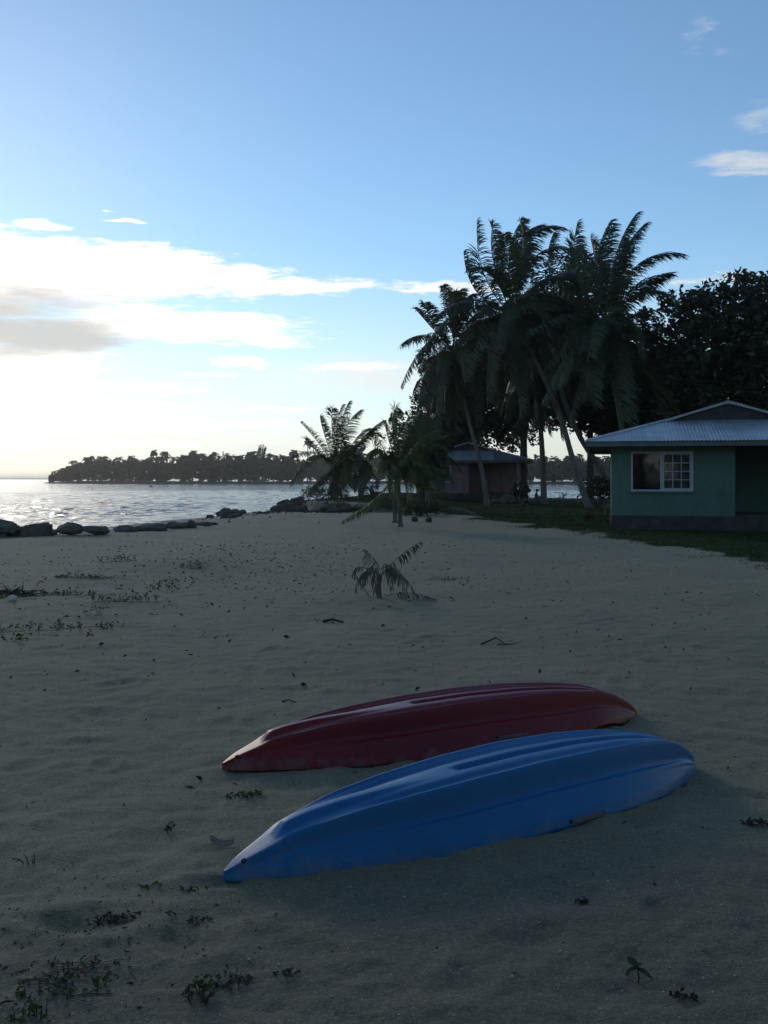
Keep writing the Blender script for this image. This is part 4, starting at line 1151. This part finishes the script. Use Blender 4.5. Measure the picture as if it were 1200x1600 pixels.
boulder(-4, 26.3, (.62, .5, .36), 'rounded boulder cut by the left edge of the picture', 401)
boulder(24, 26.6, (.45, .4, .26), 'low boulder left of the square topped one', 402)
_o = link('boulder', rock_mesh((.40, .42, .30), 403, 3, 5), M['rock'])
_bm = bmesh.new(); bmesh.ops.create_cube(_bm, size=2.0); bmesh.ops.bevel(_bm, geom=_bm.edges[:], offset=.28, segments=3, affect='EDGES'); bmesh.ops.subdivide_edges(_bm, edges=_bm.edges[:], cuts=1, use_grid_fill=True)
for _v in _bm.verts:
    _c = _v.co; _n = float(perlin(np.array([_c.x * 1.7 + 3]), np.array([_c.y * 1.7 + _c.z * 1.3]), 9)[0]); _v.co = Vector((_c.x * .36 * (1 + .12 * _n), _c.y * .36, (_c.z * .25 + .045 * _c.x * (1 if _c.z > 0 else 0)) * (1 + .15 * _n)))
_me = bpy.data.meshes.new('boulder'); _bm.to_mesh(_me); _bm.free(); _o.data = _me; _me.materials.append(M['rock'])
_o.scale = (1, 1, .85); _o.location = ((57 - 600) / F * 26.6, 26.6, gz((57 - 600) / F * 26.6, 26.6) + .12); tag(_o, 'square topped boulder, blockiest in the row at the left', 'rock', GR)
boulder(79, 26.9, (.2, .2, .16), 'small stone wedged right of the square topped boulder', 404)
boulder(107, 26.8, (.46, .4, .29), 'humped boulder right of the square topped one', 405)
boulder(149, 27.0, (.48, .4, .23), 'flat sloping boulder right of the humped one', 406, sink=.2)
boulder(196, 29, (.5, .4, .2), 'low boulder half buried in sand, fifth along the row', 407, sink=.45)
boulder(240, 30, (.62, .4, .22), 'broad low dark boulder in the middle of the beach row', 408, sink=.4)
boulder(281, 31, (.45, .35, .18), 'low boulder right of the broad dark one', 409, sink=.45)
boulder(318, 33, (.55, .35, .15), 'last low boulder of the beach row, nearest the rocky point', 410, sink=.45)
for _k, (_px, _d, _sz) in enumerate(((352, 58, .42), (366, 59, .36), (378, 59, .3), (344, 57, .3))):
    boulder(_px, _d, (_sz, _sz * .8, _sz * .65), ('largest dark stone standing in the shallows off the point', 'dark stone right of the largest one in the shallows', 'rightmost dark stone of those in the shallows', 'leftmost small stone in the shallows')[_k], 420 + _k, group='stones in the shallows', sink=.2)
_rr = np.random.RandomState(88)
for _k in range(16):
    _px = _rr.uniform(0, 330); _s = _rr.uniform(.09, .2); _dd = _rr.uniform(-.3, .5); _z3 = _rr.uniform(0, 3)
    if _k in (2, 5, 6, 10, 11, 15): continue
    boulder(_px, 26.0 + _px * .018 + _dd, (_s * 1.3, _s, _s), 'small loose stone lying between the boulders of the waterline row', 500 + _k, group='loose stones among the boulders', sink=.35, rz=_z3)
_edge = np.array([(-6.4, 64), (-6.1, 60), (-5.9, 57), (-4.9, 52), (-3.6, 48.5), (-1.5, 46), (-.6, 46.3)])
_cum = np.r_[0, np.cumsum(np.hypot(*np.diff(_edge, axis=0).T))]
for _k in range(52):
    _q = _cum[-1] * _rr.rand(); _x = np.interp(_q, _cum, _edge[:, 0]) + _rr.normal(-.2, .35); _d = np.interp(_q, _cum, _edge[:, 1]) + _rr.normal(-.4, .5)
    _s = _rr.uniform(.16, .42) * (1.35 if _q < 8 else 1); _z3 = _rr.uniform(0, 3)
    if _k in (0, 2, 3, 4, 5, 6, 7, 8, 9, 11, 13, 15, 16, 25, 26, 28, 31, 33, 34, 38, 42, 43, 44, 45, 48, 50): continue
    boulder(600 + _x / _d * F, _d, (_s * 1.2, _s * .8, _s * .62), 'dark rock at the seaward tip of the eroded bank' if _q < 8 else ('dark rock halfway along the eroded bank' if _q < 16 else 'dark rock of the eroded bank nearest the drooping frond'), 440 + _k, group='rocks of the eroded bank', mat='ledge_rock', sink=.4, rz=_z3)
_V = []; _T = []; _O = np.array([(1, 0, 0), (-.6, .8, 0), (-.5, -.8, 0), (0, 0, .7)])
for _k in range(420):
    _q = _cum[-1] * _rr.rand(); _x = np.interp(_q, _cum, _edge[:, 0]) + _rr.normal(-.5, .8); _d = np.interp(_q, _cum, _edge[:, 1]) + _rr.normal(-.6, .9)
    _s = _rr.uniform(.03, .12); _T += [(len(_V) + a_, len(_V) + b_, len(_V) + c_) for a_, b_, c_ in ((0, 1, 3), (1, 2, 3), (2, 0, 3))]
    _z = gz(_x, _d); _V += [tuple(np.array([_x, _d, _z]) + o_ * _s * _rr.uniform(.6, 1.4)) for o_ in _O]
tag(link('rubble', np_mesh('rubble', _V, None, _T), M['ledge_rock']), 'loose rubble at the foot of the eroded bank', kind='stuff')
for _k in range(10):
    _px = 300 + _rr.rand() * 150; _d = 40 + _rr.rand() * 16; _s = _rr.uniform(.12, .26); _z3 = _rr.uniform(0, 3)
    if _k == 0: continue
    boulder(_px, _d, (_s * 1.3, _s, _s * .6), 'small dark stone scattered on the lower beach', 480 + _k, group='small stones on the lower beach', mat='ledge_rock', sink=.35, rz=_z3)


# ------------------------------------------------------------------ low wall, people, husk pile
def low_wall():
    d = 74; p = W(588, 778, d); z = gz(p.x, d); root = empty('block_bench', (p.x, d, z)); tag(root, 'low black block bench by the water behind the young palms', 'bench')
    t = W(588, 768.3, d).z - z
    MB().box((-.52, -.25, t - .1), (.52, .25, t)).build('seat', M['block'], root)
    MB().box((-.47, -.22, -.1), (.47, .22, t - .101)).build('base', M['block'], root)


low_wall()


def skin_body(name, J, E, Rr, mat, parent, sub=1):
    me = bpy.data.meshes.new(name); me.from_pydata(J, E, []); o = bpy.data.objects.new(name, me); COL.objects.link(o)
    o.modifiers.new('s', 'SKIN'); sv = me.skin_vertices[0].data
    for i, r in enumerate(Rr): sv[i].radius = (r, r)
    sv[0].use_root = True
    sb = o.modifiers.new('d', 'SUBSURF'); sb.levels = sub; sb.render_levels = sub
    dg = bpy.context.evaluated_depsgraph_get(); m2 = bpy.data.meshes.new_from_object(o.evaluated_get(dg)); m2.name = name
    bpy.data.objects.remove(o); bpy.data.meshes.remove(me)
    return link(name, m2, mat, parent, smooth=True)


def head_bits(root, hc, mat_hair, cap=False, face=(0, -1)):
    bm = bmesh.new(); bmesh.ops.create_icosphere(bm, subdivisions=2, radius=.108)
    for v in bm.verts:
        if v.co.z < -.01 and v.co.x * face[0] + v.co.y * face[1] > -.03: v.co *= .8
        v.co.z *= 1.08
    me = bpy.data.meshes.new('hair'); bm.to_mesh(me); bm.free(); link('hair', me, mat_hair, root, Vector(hc) + Vector((-face[0] * .012, -face[1] * .012, .025)), True)


def standing(px, d, label, shirt, shorts, seed, scale=1.0, face=0.0):
    x = (px - 600) / F * d; root = empty('person', (x, d, gz(x, d)), face); root.scale = (scale,) * 3; tag(root, label, 'person', 'people standing by the water')
    J = [(0, 0, .95), (0, 0, 1.15), (0, .01, 1.38), (0, 0, 1.5), (0, -.02, 1.63), (.09, 0, .88), (.105, .01, .48), (.11, .02, .08), (.11, -.12, .03), (-.09, 0, .88), (-.10, -.02, .48), (-.115, .0, .08), (-.12, -.14, .03),
         (.19, .01, 1.38), (.24, .03, 1.1), (.23, -.05, .85), (.22, -.08, .77), (-.19, .01, 1.38), (-.25, .03, 1.1), (-.24, -.05, .85), (-.23, -.08, .77)]
    E = [(0, 1), (1, 2), (2, 3), (3, 4), (0, 5), (5, 6), (6, 7), (7, 8), (0, 9), (9, 10), (10, 11), (11, 12), (2, 13), (13, 14), (14, 15), (15, 16), (2, 17), (17, 18), (18, 19), (19, 20)]
    Rr = [.125, .12, .13, .05, .10, .085, .058, .04, .035, .085, .058, .04, .035, .05, .04, .032, .03, .05, .04, .032, .03]
    skin_body('body', J, E, Rr, M['skin'], root, 2)
    skin_body('shirt', [J[0], J[1], J[2], (0, 0, 1.46), J[13], (.235, .025, 1.15), J[17], (-.245, .025, 1.15)], [(0, 1), (1, 2), (2, 3), (2, 4), (4, 5), (2, 6), (6, 7)], [.15, .148, .155, .075, .078, .066, .078, .066], shirt, root, 2)
    skin_body('shorts', [(0, 0, .95), J[5], (.105, .01, .55), J[9], (-.10, -.01, .55)], [(0, 1), (1, 2), (0, 3), (3, 4)], [.148, .11, .09, .11, .09], shorts, root, 2)
    head_bits(root, J[4], M['hair'])


standing(589, 98, 'person in navy clothes standing behind the black bench, the right one of two', M['navy_cloth'], M['dark_cloth'], 1, .99, R(160))
standing(581.5, 99, 'person in dark clothes standing behind the black bench, the left one of two', M['blue_cloth'], M['dark_cloth'], 2, .97, R(200))


def sitting():
    px, d = 838, 80; x = (px - 600) / F * d; root = empty('person', (x, d, gz(x, d)), R(80)); tag(root, 'person in a brimmed cap sitting on the shore beside the upright trunk', 'person')
    # faces local -y before the turn; legs stretched forward on the ground
    J = [(0, 0, .14), (0, .02, .34), (0, .0, .58), (0, -.02, .68), (0, -.06, .81), (.09, -.06, .13), (.12, -.42, .30), (.12, -.66, .06), (.12, -.78, .05), (-.09, -.06, .13), (-.12, -.44, .26), (-.12, -.72, .06), (-.12, -.84, .05),
         (.19, -.01, .57), (.26, -.14, .36), (.18, -.36, .32), (.15, -.43, .33), (-.19, -.01, .57), (-.26, -.12, .36), (-.18, -.34, .30), (-.15, -.42, .31)]
    E = [(0, 1), (1, 2), (2, 3), (3, 4), (0, 5), (5, 6), (6, 7), (7, 8), (0, 9), (9, 10), (10, 11), (11, 12), (2, 13), (13, 14), (14, 15), (15, 16), (2, 17), (17, 18), (18, 19), (19, 20)]
    Rr = [.13, .125, .135, .05, .10, .085, .06, .04, .035, .085, .06, .04, .035, .05, .04, .032, .03, .05, .04, .032, .03]
    skin_body('body', J, E, Rr, M['skin'], root, 2)
    skin_body('shirt', [J[0], J[1], J[2], (0, -.01, .65), J[13], (.25, -.11, .40), J[17], (-.25, -.1, .40)], [(0, 1), (1, 2), (2, 3), (2, 4), (4, 5), (2, 6), (6, 7)], [.15, .15, .158, .075, .08, .066, .08, .066], M['dark_cloth'], root, 2)
    skin_body('trousers', [(0, 0, .14), J[5], (.118, -.40, .29), (.12, -.62, .10), J[9], (-.118, -.42, .25), (-.12, -.68, .09)], [(0, 1), (1, 2), (2, 3), (0, 4), (4, 5), (5, 6)], [.145, .1, .08, .06, .1, .08, .06], M['navy_cloth'], root, 2)
    c = MB().tube([(0, -.05, .83), (0, -.05, .89), (0, -.05, .945)], [.115, .112, .06], 12)
    c.tube([(0, -.08, .838), (0, -.15, .842), (0, -.25, .835)], [.09, .085, .05], 8); o = c.build('cap', M['dark_cloth'], root, smooth=True)
    head_bits(root, (0, -.05, .79), M['hair'])


sitting()


def husk_pile():
    p = on_ground(797, 788); root = empty('husk_pile', p); tag(root, 'heap of dry coconut husks and palm scraps on the grass before the pink house', 'husk pile')
    r = random.Random(5); bm = bmesh.new(); bmesh.ops.create_icosphere(bm, subdivisions=2, radius=.15)
    for v in bm.verts:
        v.co.x *= 1.3
        if v.co.z < -.02: v.co.z *= .4
    me = bpy.data.meshes.new('husk'); bm.to_mesh(me); bm.free()
    for k in range(46):
        q = r.random() ** .6; a = r.uniform(0, 6.28); x = math.cos(a) * q * 1.5; y = math.sin(a) * q * .7
        o = link('husk', me, M['coconut'] if r.random() < .65 else M['frond_dry'], root, (x, y, .06 + .34 * max(0, 1 - q) * r.random() + max(0, .2 - q * .2)), True)
        o.rotation_euler = (r.uniform(-1, 1), r.uniform(-1, 1), r.uniform(0, 6.28))


husk_pile()


def coco(px, py, label, r=.105):
    p = on_ground(px, py); bm = bmesh.new(); bmesh.ops.create_icosphere(bm, subdivisions=3, radius=r)
    for v in bm.verts: v.co.x *= 1.2; v.co *= 1 + .05 * math.sin(v.co.x * 30) * math.cos(v.co.y * 25)
    me = bpy.data.meshes.new('coconut'); bm.to_mesh(me); bm.free(); o = link('coconut', me, M['coconut'], None, p + Vector((0, 0, r * .8)), True); tag(o, label, 'coconut', 'coconuts lying on the ground')


coco(648, 815, 'fallen coconut nearest the bushy young palm stems')
coco(670, 816, 'fallen coconut a little right of the young palm stems')
coco(918, 810, 'fallen coconut on the grass left of the green house', .15)


def fallen_frond(c, label, pts, L, mat, seed, name='fallen_frond'):
    p = on_ground(*c); root = empty(name, p); tag(root, label, 'palm frond', 'fallen fronds on the ground')
    P = [on_ground(*q) + Vector((0, 0, h)) for q, h in pts]
    add_frond(root, P[0], P[1], P[2], L, 36, mat, seed=seed, hang=.3, width=.035, rr=.02, droop=.5, splay=.5, name='leaflets')


fallen_frond((722, 808), 'dry brown frond fallen at the edge of the grass right of the young palm', (((690, 801), .12), ((715, 800), .45), ((748, 808), .03)), .4, M['frond_dry'], 701)
fallen_frond((800, 792), 'dry frond lying along the foot of the husk heap', (((770, 791), .08), ((800, 792), .2), ((830, 790), .05)), .4, M['frond_dry'], 702)
fallen_frond((950, 806), 'curved dry frond sheath leaning by the green house corner', (((944, 806), .05), ((948, 796), .7), ((958, 803), .1)), .25, M['frond_dry'], 703)


def twig_plant(px, py, d, h, label, seed):
    x = (px - 600) / F * d; root = empty('dead_branch', (x, d, gz(x, d))); tag(root, label, 'branch', 'bare branches on the far shoreline'); r = np.random.RandomState(seed)
    mb = MB(); mb.tube([(0, 0, -.1), (.05, 0, h * .5), (-.1, 0, h)], [.06, .045, .02], 6)
    for k in range(4):
        z = h * r.uniform(.3, .8); mb.tube([(0, 0, z), (r.uniform(-.6, .6), r.uniform(-.2, .2), z + h * .3), (r.uniform(-1.1, 1.1), 0, z + h * r.uniform(.25, .6))], [.04, .03, .012], 5)
    mb.build('stem', M['twig'], root)


twig_plant(880, 776, 81, .85, 'forked bare branch standing at the shoreline between the trunks', 1)
twig_plant(868, 776, 81, .4, 'low bare branch left of the forked one at the shoreline', 2)

# ------------------------------------------------------------------ ground cover
def grass_blades():
    r = np.random.RandomState(91); N = 190000
    # denser near, over the grass area
    d = 16.5 + (95 - 16.5) * r.rand(N) ** 1.35; a = r.uniform(-.16, .46, N); x = d * np.tan(a)
    k = smooth(poly_sdf(x, d, GRASS) + 1.3 * fbm(x * .55, d * .55, 40, 4), -.35, .8) > r.rand(N); x = x[k]; d = d[k]; n = len(x)
    z = ground(x, d); h = r.uniform(.02, .055, n) * (.7 + .6 * np.clip(fbm(x * .8, d * .8, 5, 2) + .4, 0, 1)); w = .004 + d * .0003
    th = r.uniform(0, 6.28, n); V = np.stack([np.stack([x - w * np.cos(th), d - w * np.sin(th), z - .01], -1), np.stack([x + w * np.cos(th), d + w * np.sin(th), z - .01], -1),
                                              np.stack([x + r.normal(0, .03, n), d + r.normal(0, .03, n), z + h], -1)], 1).reshape(-1, 3)
    o = link('grass', np_mesh('grass', V, None, np.arange(n * 3).reshape(-1, 3)), M['grass']); tag(o, 'short dark grass round the houses', kind='stuff')


grass_blades()


def litter():
    r = np.random.RandomState(92); P = []
    N = 1700; d = 2.7 + 24 * r.rand(N) ** .8; x = d * np.tan(r.uniform(-.42, .42, N)); P.append((x, d, r.uniform(.003, .008, N) + .0011 * d * r.rand(N) ** 2))
    N = 1900; x = -3.6 + r.normal(0, 2.3, N); d = 17.5 + r.normal(0, 4.2, N); P.append((x, d, .008 + .022 * r.rand(N) ** 1.6))
    N = 500; x = -1.15 + r.normal(0, .4, N); d = 3.2 + r.normal(0, .35, N); P.append((x, d, r.uniform(.003, .008, N)))
    N = 700; x = r.normal(1, 3.5, N); d = 14 + r.normal(0, 4, N); P.append((x, d, .007 + .02 * r.rand(N) ** 2))
    N = 700; d = r.uniform(34, 60, N); x = -7.5 + r.normal(0, 2.5, N) - (d - 40) * .03; P.append((x, d, r.uniform(.02, .07, N)))
    x, d, s = (np.concatenate([p[i] for p in P]) for i in range(3)); k = (poly_sdf(x, d, LAND) > 5) & (d > 2.4); x, d, s = x[k], d[k], s[k]; n = len(x)
    z = ground(x, d) + s * .25; a = r.normal(size=(n, 3)); a[:, 2] *= .35; a /= np.linalg.norm(a, axis=1)[:, None]; b = np.cross(a, r.normal(size=(n, 3)) * [.4, .4, 1]); b /= np.linalg.norm(b, axis=1)[:, None]
    c = np.stack([x, d, z], -1); S = s[:, None]; Ln = (r.uniform(.8, 2.2, n))[:, None]; up = np.array([0, 0, .35])
    V = np.stack([c - a * S * Ln, c + b * S * .5 + up * S, c + a * S * Ln, c - b * S * .5 + up * S * .5], 1).reshape(-1, 3)
    i = np.arange(n)[:, None] * 4
    T = np.concatenate([i + [0, 1, 3], i + [1, 2, 3]])
    o = link('leaf_litter', np_mesh('leaf_litter', V, None, T), M['litter']); tag(o, 'dark scraps of dead leaf and husk on the sand', kind='stuff')
    N = 900; d = 2.7 + 14 * r.rand(N) ** 1.5; x = d * np.tan(r.uniform(-.42, .42, N)); s = .002 + .005 * r.rand(N) ** 2; z = ground(x, d) + s * .3; c = np.stack([x, d, z], -1)
    O = np.array([(1, 0, 0), (-.6, .8, 0), (-.5, -.8, 0), (0, 0, .8)]); V = (c[:, None, :] + O[None] * s[:, None, None] * r.uniform(.6, 1.3, (N, 4, 1))).reshape(-1, 3); i = np.arange(N)[:, None] * 4
    o = link('shell_grit', np_mesh('shell_grit', V, None, np.concatenate([i + [0, 1, 3], i + [1, 2, 3], i + [2, 0, 3]])), M['shell']); tag(o, 'pale shell and coral grit on the sand', kind='stuff')


litter()


def weed(px, py, rad, h, n, leaf, mat, label, seed, squash=.5, name='beach_weed', group='weeds on the sand'):
    """creeping beach weed: short stems with small leaves"""
    r = np.random.RandomState(seed); p = on_ground(px, py); root = empty(name, p); tag(root, label, 'weed', group)
    mb = MB(); LV = []; LF = []; off = 0
    for k in range(n):
        a = r.uniform(0, 6.28); q = r.rand() ** .5; x, y = math.cos(a) * q * rad, math.sin(a) * q * rad * squash; g = gz(p.x + x, p.y + y) - p.z
        tip = Vector((x + r.normal(0, h * .4), y + r.normal(0, h * .4), g + h * r.uniform(.4, 1))); mb.tube([(x, y, g - .01), (x + (tip.x - x) * .4, y + (tip.y - y) * .4, g + (tip.z - g) * .6), tip], [.0028, .002, .001], 3, False)
        for j in range(5):
            c = Vector((x, y, g)).lerp(tip, r.uniform(.25, 1.0)); dr = Vector((r.normal(), r.normal(), r.uniform(-.2, .7))).normalized(); sd = dr.orthogonal().normalized(); ll = leaf * r.uniform(.45, .95)
            LV += [c, c + dr * ll * .5 + sd * ll * .26, c + dr * ll, c + dr * ll * .5 - sd * ll * .26]; LF.append((off, off + 1, off + 2, off + 3)); off += 4
    for k in range(3 if n >= 20 else 0):
        a = r.uniform(0, 6.28); pts = []
        for q in np.linspace(-1.25, 1.25, 9):
            x = math.cos(a) * q * rad + r.normal(0, rad * .08); x += rad * .18 * math.sin(q * 5 + k); y = (math.sin(a) * q * rad + rad * .25 * math.sin(q * 4 + k * 2) + r.normal(0, rad * .08)) * squash; pts.append((x, y, gz(p.x + x, p.y + y) - p.z + .004))
        mb.tube(pts, [.0013] * 9, 4, False)
    o = mb.build('stem', M['twig'], root); o['kind'] = 'stuff'
    me = bpy.data.meshes.new('foliage'); me.from_pydata([tuple(v) for v in LV], [], LF); me.update(); o = link('foliage', me, mat, root); o['kind'] = 'stuff'


G_, R_ = M['weed'], M['weed_red']
weed(135, 903, .5, .07, 70, .04, G_, 'bright green weed patch, the farthest of three on the left sand', 1, .35)
weed(62, 930, .8, .07, 90, .04, G_, 'long green weed patch at the left edge beside dark scraps', 2, .35)
weed(180, 878, .35, .14, 26, .05, G_, 'small faint green weed tuft nearest the boulders', 3)
weed(195, 940, .45, .11, 40, .045, G_, 'olive weed patch left of the two pale stemmed tufts', 4, .4)
weed(255, 922, .22, .16, 12, .06, G_, 'upright green weed sprig right of the olive patch', 5)
weed(300, 888, .3, .18, 20, .05, R_, 'reddish weed tuft standing on the upper sand', 6)
weed(146, 962, .10, .14, 6, .06, G_, 'single yellowish weed sprig on the left sand', 7)
weed(70, 985, .8, .08, 60, .04, R_, 'spread of brownish weed low on the left sand', 8, .5)
weed(24, 1004, .12, .12, 7, .05, G_, 'small green sprig at the far left sand', 9)
weed(380, 1246, .09, .03, 16, .03, G_, 'green weed tuft between the two kayak bows', 10, .5)
weed(264, 1300, .03, .05, 4, .03, G_, 'tiny green seedling left of the curled leaf', 11)
weed(45, 1350, .03, .06, 4, .014, R_, 'thin dry stalk weed at the left edge of the foreground', 12)
weed(180, 1438, .10, .014, 26, .016, M['litter'], 'flat dark weed mat left of the blue kayak bow', 13, .35)
weed(235, 1388, .04, .025, 9, .018, G_, 'small green weed above the flat dark mat', 14)
weed(300, 1392, .06, .012, 10, .016, G_, 'faint green weed just left of the blue bow', 15, .4)
weed(295, 1440, .09, .016, 16, .018, R_, 'dry brown creeping weed before the blue kayak bow', 16, .4)
weed(95, 1545, .16, .018, 40, .018, G_, 'large green weed patch in the bottom left corner', 17, .5)
weed(130, 1515, .12, .02, 20, .015, R_, 'reddish weed growing through the bottom left patch', 18, .5)
weed(360, 1538, .08, .02, 26, .015, R_, 'reddish brown weed clump at the bottom middle left', 19, .5)
weed(318, 1552, .025, .06, 7, .03, G_, 'yellow green seedling left of the reddish clump', 20)
weed(312, 1568, .035, .05, 9, .024, R_, 'small red brown seedling below the yellow green one', 21)
weed(445, 1522, .04, .012, 10, .018, R_, 'small dry brown scrap weed right of the reddish clump', 22)
weed(50, 1592, .05, .05, 10, .026, G_, 'green seedling at the bottom edge left corner', 23)
weed(1183, 1290, .05, .035, 14, .03, M['twig'], 'dry grassy tuft at the right edge beyond the blue stern', 24)
weed(908, 1412, .03, .02, 8, .02, M['litter'], 'tiny dark weed scrap below the blue kayak middle', 25)
weed(1068, 1562, .04, .02, 8, .025, M['litter'], 'dark scrap weed at the bottom right near the leafy seedling', 26)
weed(703, 905, .35, .06, 20, .03, R_, 'low brown weed right of the withered seedling', 27, .4)


def leafy_seedling():
    p = on_ground(997, 1536); root = empty('leafy_seedling', p); tag(root, 'small dark green seedling with three broad leaves at bottom right', 'seedling', 'weeds on the sand')
    MB().tube([(0, 0, -.01), (.003, 0, .02), (-.004, .01, .05)], [.003, .0025, .002], 5).build('stem', M['weed'], root)
    for k, (dx, dy, dz, l, w) in enumerate(((-.3, .5, .45, .05, .034), (.7, -.5, -.15, .05, .032), (-.7, -.3, -.05, .042, .03), (.4, .4, .3, .034, .024))):
        D = Vector((dx, dy, dz)).normalized(); S = D.cross(Vector((0, 0, 1))).normalized(); b = Vector((-.002, .006, .04)); V = []
        for i in range(6):
            t = i / 5; ww = w * .5 * math.sin(math.pi * min(1, t * .94 + .05)) ** .7; c = b + D * l * t + Vector((0, 0, -.012 * t * t))
            V += [c - S * ww + Vector((0, 0, .004)), c, c + S * ww + Vector((0, 0, .004))]
        MB().add(V, [(i * 3 + j, i * 3 + j + 1, i * 3 + j + 4, i * 3 + j + 3) for i in range(5) for j in range(2)]).build('leaf', M['frond_young'], root, smooth=True)


leafy_seedling()


def stick(pts, r0, r1, label, mat='wood', name='driftwood'):
    P = [on_ground(*q) + Vector((0, 0, h)) for q, h in pts]; o0 = P[0].copy()
    mb = MB().tube([p - o0 for p in P], list(np.linspace(r0, r1, len(P))), 7)
    o = mb.build(name, M[mat], None, True, o0); tag(o, label, 'stick', 'sticks lying on the sand')


stick((((505, 973), .015), ((520, 972), .03), ((536, 974), .012)), .018, .012, 'short dark driftwood stick below the withered seedling')
stick((((752, 1008), .01), ((775, 1003), .04), ((792, 1010), .012)), .010, .004, 'thin forked twig in mid sand above the red kayak')
stick((((778, 1008), .008), ((800, 1012), .03), ((815, 1006), .02)), .008, .003, 'thin twig crossing beside the forked one')
stick((((0, 1572), .006), ((10, 1571), .012), ((22, 1568), .006)), .004, .002, 'short dark twig at the bottom left edge')
stick((((440, 1058 + 40), .008), ((452, 1096), .012), ((462, 1099), .006)), .006, .003, 'small dark twig on the sand above the red kayak bow')


def curled_leaf():
    p = on_ground(347, 1319); root = link('curled_leaf', bpy.data.meshes.new('curled_leaf'), None, None, p)
    n = 14; V = []
    for i in range(n):
        t = i / (n - 1); x = (t - .5) * .115; w = .016 * math.sin(math.pi * min(1, .05 + t * .93)) ** .6
        for j, (yy, zz) in enumerate(((-w, .006), (-w * .5, .001), (0, .003), (w * .6, .012), (w * .5, .021))): V.append((x, yy - .018 * math.sin(math.pi * t), zz + .006 * math.cos(t * 5) + .006))
    me = bpy.data.meshes.new('curled_leaf'); me.from_pydata(V, [], [(i * 5 + j, i * 5 + j + 1, (i + 1) * 5 + j + 1, (i + 1) * 5 + j) for i in range(n - 1) for j in range(4)]); me.materials.append(M['dry_leaf']); root.data = me
    root.rotation_euler = (0, 0, R(-14)); tag(root, 'curled pale dry leaf on the sand left of the blue kayak', 'leaf')


curled_leaf()


def wrack():
    r = random.Random(4); p = on_ground(12, 930); root = empty('wrack_heap', p); tag(root, 'dark heap of washed up scraps at the left edge of the sand', 'debris')
    mb = MB()
    for k in range(60):
        a = r.uniform(0, 6.28); q = r.random(); c = Vector((math.cos(a) * q * .5, math.sin(a) * q * .3, .02 + .05 * r.random())); dr = Vector((r.gauss(0, 1), r.gauss(0, 1), r.gauss(0, .25))).normalized() * r.uniform(.05, .14); mb.tube([c - dr, c, c + dr], [.007, .01, .004], 4)
    o = mb.build('scraps', M['litter'], root); o['kind'] = 'stuff'
    o = link('shell', rock_mesh((.075, .05, .05), 7, 2, 3), M['shell'], None, on_ground(20, 939) + Vector((0, 0, .03)), True); tag(o, 'white shell lump beside the dark scraps at the left edge', 'shell')


wrack()


# ------------------------------------------------------------------ trees that stand behind the viewer (they show in the window panes and shade the near sand)
def grove():
    r = np.random.RandomState(61); cs = []; rs = []; mb = MB()
    for k in range(34):
        t = k / 33; a = R(78) + R(150) * t; dd = 19 + 5 * math.sin(k * 2.1) + (8 if t < .25 else 0)
        x, y = dd * math.sin(a), dd * math.cos(a); H = r.uniform(8.5, 12.5)
        mb.tube([(x, y, -.3), (x + r.normal(0, .3), y, H * .4), (x + r.normal(0, .6), y, H * .7)], [.28, .22, .12], 7)
        for j in range(30):
            d = r.normal(size=3); d /= np.linalg.norm(d); q = r.rand() ** .4; cs.append((x + d[0] * q * 3.2, y + d[1] * q * 3.0, H * .62 + d[2] * q * H * .36)); rs.append(r.uniform(.6, 1.2))
    for k in range(170):
        a = R(78) + R(150) * r.rand(); dd = 20 + 6 * r.rand(); cs.append((dd * math.sin(a), dd * math.cos(a), .4 + 3.2 * r.rand())); rs.append(r.uniform(.8, 1.4))
    v, q = leaf_cloud(cs, rs, 22, .55, 61)
    o = link('grove', np_mesh('grove', v, q), M['leaf']); tag(o, 'leafy grove standing behind the viewer along the top of the beach', kind='stuff')
    o = mb.build('grove_trunks', M['bark'], None, smooth=True); tag(o, 'trunks of the grove behind the viewer', kind='stuff')


grove()


def haze():
    o = MB().box((-31500, -31500, -5.2), (31500, 31500, 22.0)).build('haze', None)
    m = bpy.data.materials.new('sea_air'); m.use_nodes = True; nt = m.node_tree; nt.nodes.clear()
    out = nt.nodes.new('ShaderNodeOutputMaterial'); v = nt.nodes.new('ShaderNodeVolumePrincipled')
    v.inputs['Color'].default_value = (1.0, .97, .92, 1); v.inputs['Density'].default_value = .00024; v.inputs['Anisotropy'].default_value = .78
    nt.links.new(v.outputs[0], out.inputs['Volume']); o.data.materials.append(m)
    tag(o, 'pale sea air over the lagoon', kind='stuff')


haze()
